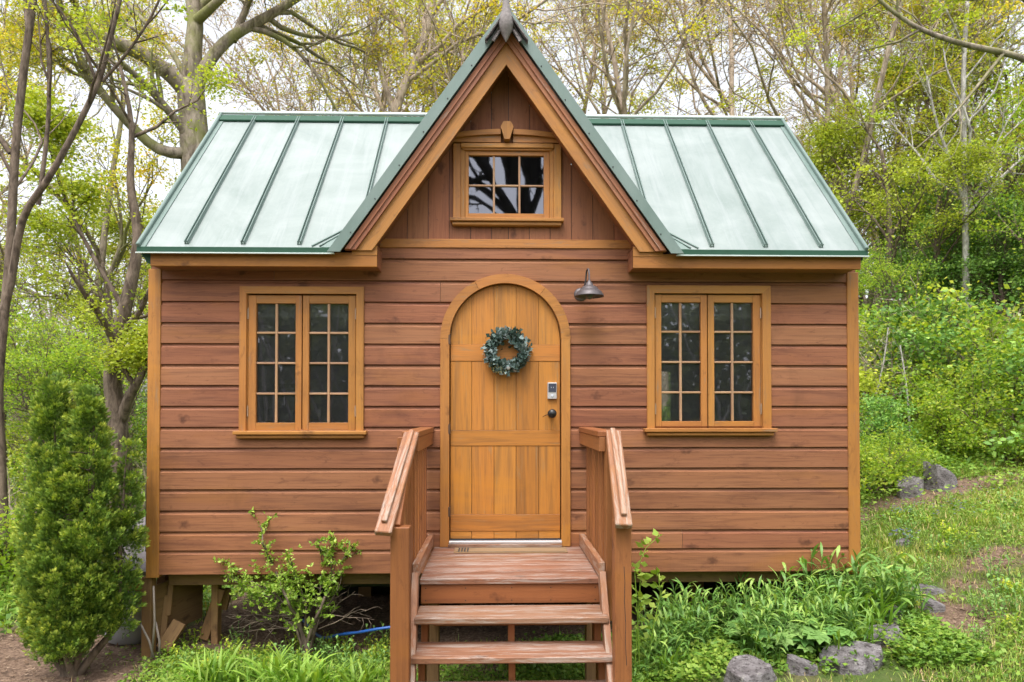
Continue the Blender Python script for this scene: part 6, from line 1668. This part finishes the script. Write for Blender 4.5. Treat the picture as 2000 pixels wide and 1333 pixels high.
# brick pier at the right edge
q = MB(500); p = W(1990, 800, 5.0)
for k in range(14):
    zz = float(gh(p[0], 5.0)) + k * 0.075
    for j in range(2): q.box(p[0] - 0.19 + j * 0.195 + (0.0 if k % 2 else 0.03), p[0] + j * 0.195 + (0.0 if k % 2 else 0.03), 4.9, 5.1, zz, zz + 0.066, 0.004)
o = q.build('brick_pier', M['brick'], None, origin=(p[0], 5.0, float(gh(p[0], 5.0)))); tag(o, 'old red brick pier half buried in shrubs at the right edge', 'pier')

# far woodland and the woods behind the camera (seen in the window panes)
q = QB(); r = np.random.default_rng(71)
for k in range(560):
    x = r.uniform(-55, 48); y = r.uniform(22, 38); z0 = float(gh(x, y)); H = r.uniform(5, 11)
    P, d = walk(r, np.array([x, y, z0]), np.array([r.normal(0, 0.1), 0, 1.0]), H, 6, 0.08); q.tube(P, np.linspace(0.10, 0.02, 7), 4, r.random())
    for j in range(14):
        i = r.integers(2, 7); T, _ = walk(r, P[i], np.array([r.normal(), r.normal(), 0.7]), r.uniform(1, 3), 4, 0.2); q.tube(T, np.linspace(0.03, 0.008, 5), 3, r.random())
tag(link_obj('distant_wood', q.mesh('distant_wood', M['bark_pink'], True)), 'far bare wood closing the view beyond the garden trees', 'wood', kind='stuff')
q = QB(); n = 85000; x = r.uniform(-58, 48, n); y = r.uniform(22, 36, n); z = gh(x, y) + r.random(n) ** 1.5 * (5 + 3 * vnoise(x, y, 0.3, 3)); A = runit(r, n)
q.leaves(np.stack([x, y, z], 1), A, perp(A, r), r.uniform(0.12, 0.26, n), 0.7, np.clip(vnoise(x, z, 0.5, 7) * 0.8 + r.random(n) * 0.3, 0, 1))
tag(link_obj('distant_foliage', q.mesh('distant_foliage', M['greyleaf'])), 'far grey-green undergrowth beneath the bare wood', 'undergrowth', kind='stuff')
q = QB(); n = 40000; a = r.uniform(math.pi * 1.08, math.pi * 1.92, n); d = r.uniform(13, 20, n); x = d * np.cos(a); y = -5 + d * np.sin(a); z = r.random(n) * (5.8 + 1.2 * vnoise(x, y, 0.4, 9)); A = runit(r, n)
q.leaves(np.stack([x, y, z], 1), A, perp(A, r), r.uniform(0.25, 0.5, n), 0.7, r.random(n))
hq = QB()
for k in range(60):
    a_ = r.uniform(math.pi * 1.12, math.pi * 1.88); d_ = r.uniform(11.5, 13); P, _ = walk(r, np.array([d_ * math.cos(a_), -5 + d_ * math.sin(a_), 0]), np.array([r.normal(0, 0.2), 0, 1.0]), r.uniform(3, 7), 6, 0.12); hq.tube(P, np.linspace(0.06, 0.015, 7), 4)
tag(link_obj('hedge_stems', hq.mesh('hedge_stems', M['bark_pale'])), 'pale stems standing before the hedge mirrored in the panes', 'stems', kind='stuff')
tag(link_obj('garden_hedge', q.mesh('garden_hedge', M['greyleaf'])), 'dark hedge mirrored in the lower window panes', 'hedge', kind='stuff')
t = Tree(72, [12, 8, 5], leafsize=0.05, leafp=0.04, leafn=3, seg=0.3, minr=0.012, ratio=(0.22, 0.5), wig=0.24, up=0.0)
for P, r0, r1, lv in (([(1.6, 0, 0), (1.3, 0, 3), (0.95, 0, 5.6), (0.72, 0, 7.2), (0.62, 0, 8.6), (0.8, 0, 10.5)], 0.42, 0.20, 9), ([(0.95, 0, 6.2), (0.35, 0.1, 7.1), (-0.15, 0.2, 8.0), (-0.8, 0.2, 8.8), (-1.9, 0.2, 9.4)], 0.17, 0.09, 0), ([(0.9, 0, 6.4), (0.2, 0, 7.3), (-0.5, -0.1, 7.9), (-1.4, -0.1, 8.1), (-2.6, 0, 8.0)], 0.11, 0.05, 0),
    ([(0.75, 0, 6.6), (0.1, 0.2, 7.0), (-0.5, 0.2, 7.45), (-1.2, 0.1, 7.35), (-2.0, 0.1, 6.9)], 0.07, 0.03, 0), ([(0.7, 0, 7.4), (0.35, 0.3, 8.3), (0.25, 0.3, 9.3), (0.0, 0.3, 10.4)], 0.09, 0.05, 0), ([(0.9, 0, 7.0), (1.3, 0, 8.0), (1.6, 0.1, 9.8)], 0.13, 0.08, 0), ([(0.75, 0.3, 6.8), (0.6, 0.3, 7.6), (1.1, 0.3, 8.4), (1.2, 0.3, 9.6)], 0.06, 0.03, 0)):
    t.limb(smooth_line(np.array(P, float), 4, 2), r0, r1, lv)
place(t.meshes(M['bark_black'], M['dgreen']), 'bare_tree', (0.0, -13.0, 0), 'black bare branching tree mirrored in the small gable window', 'tree')
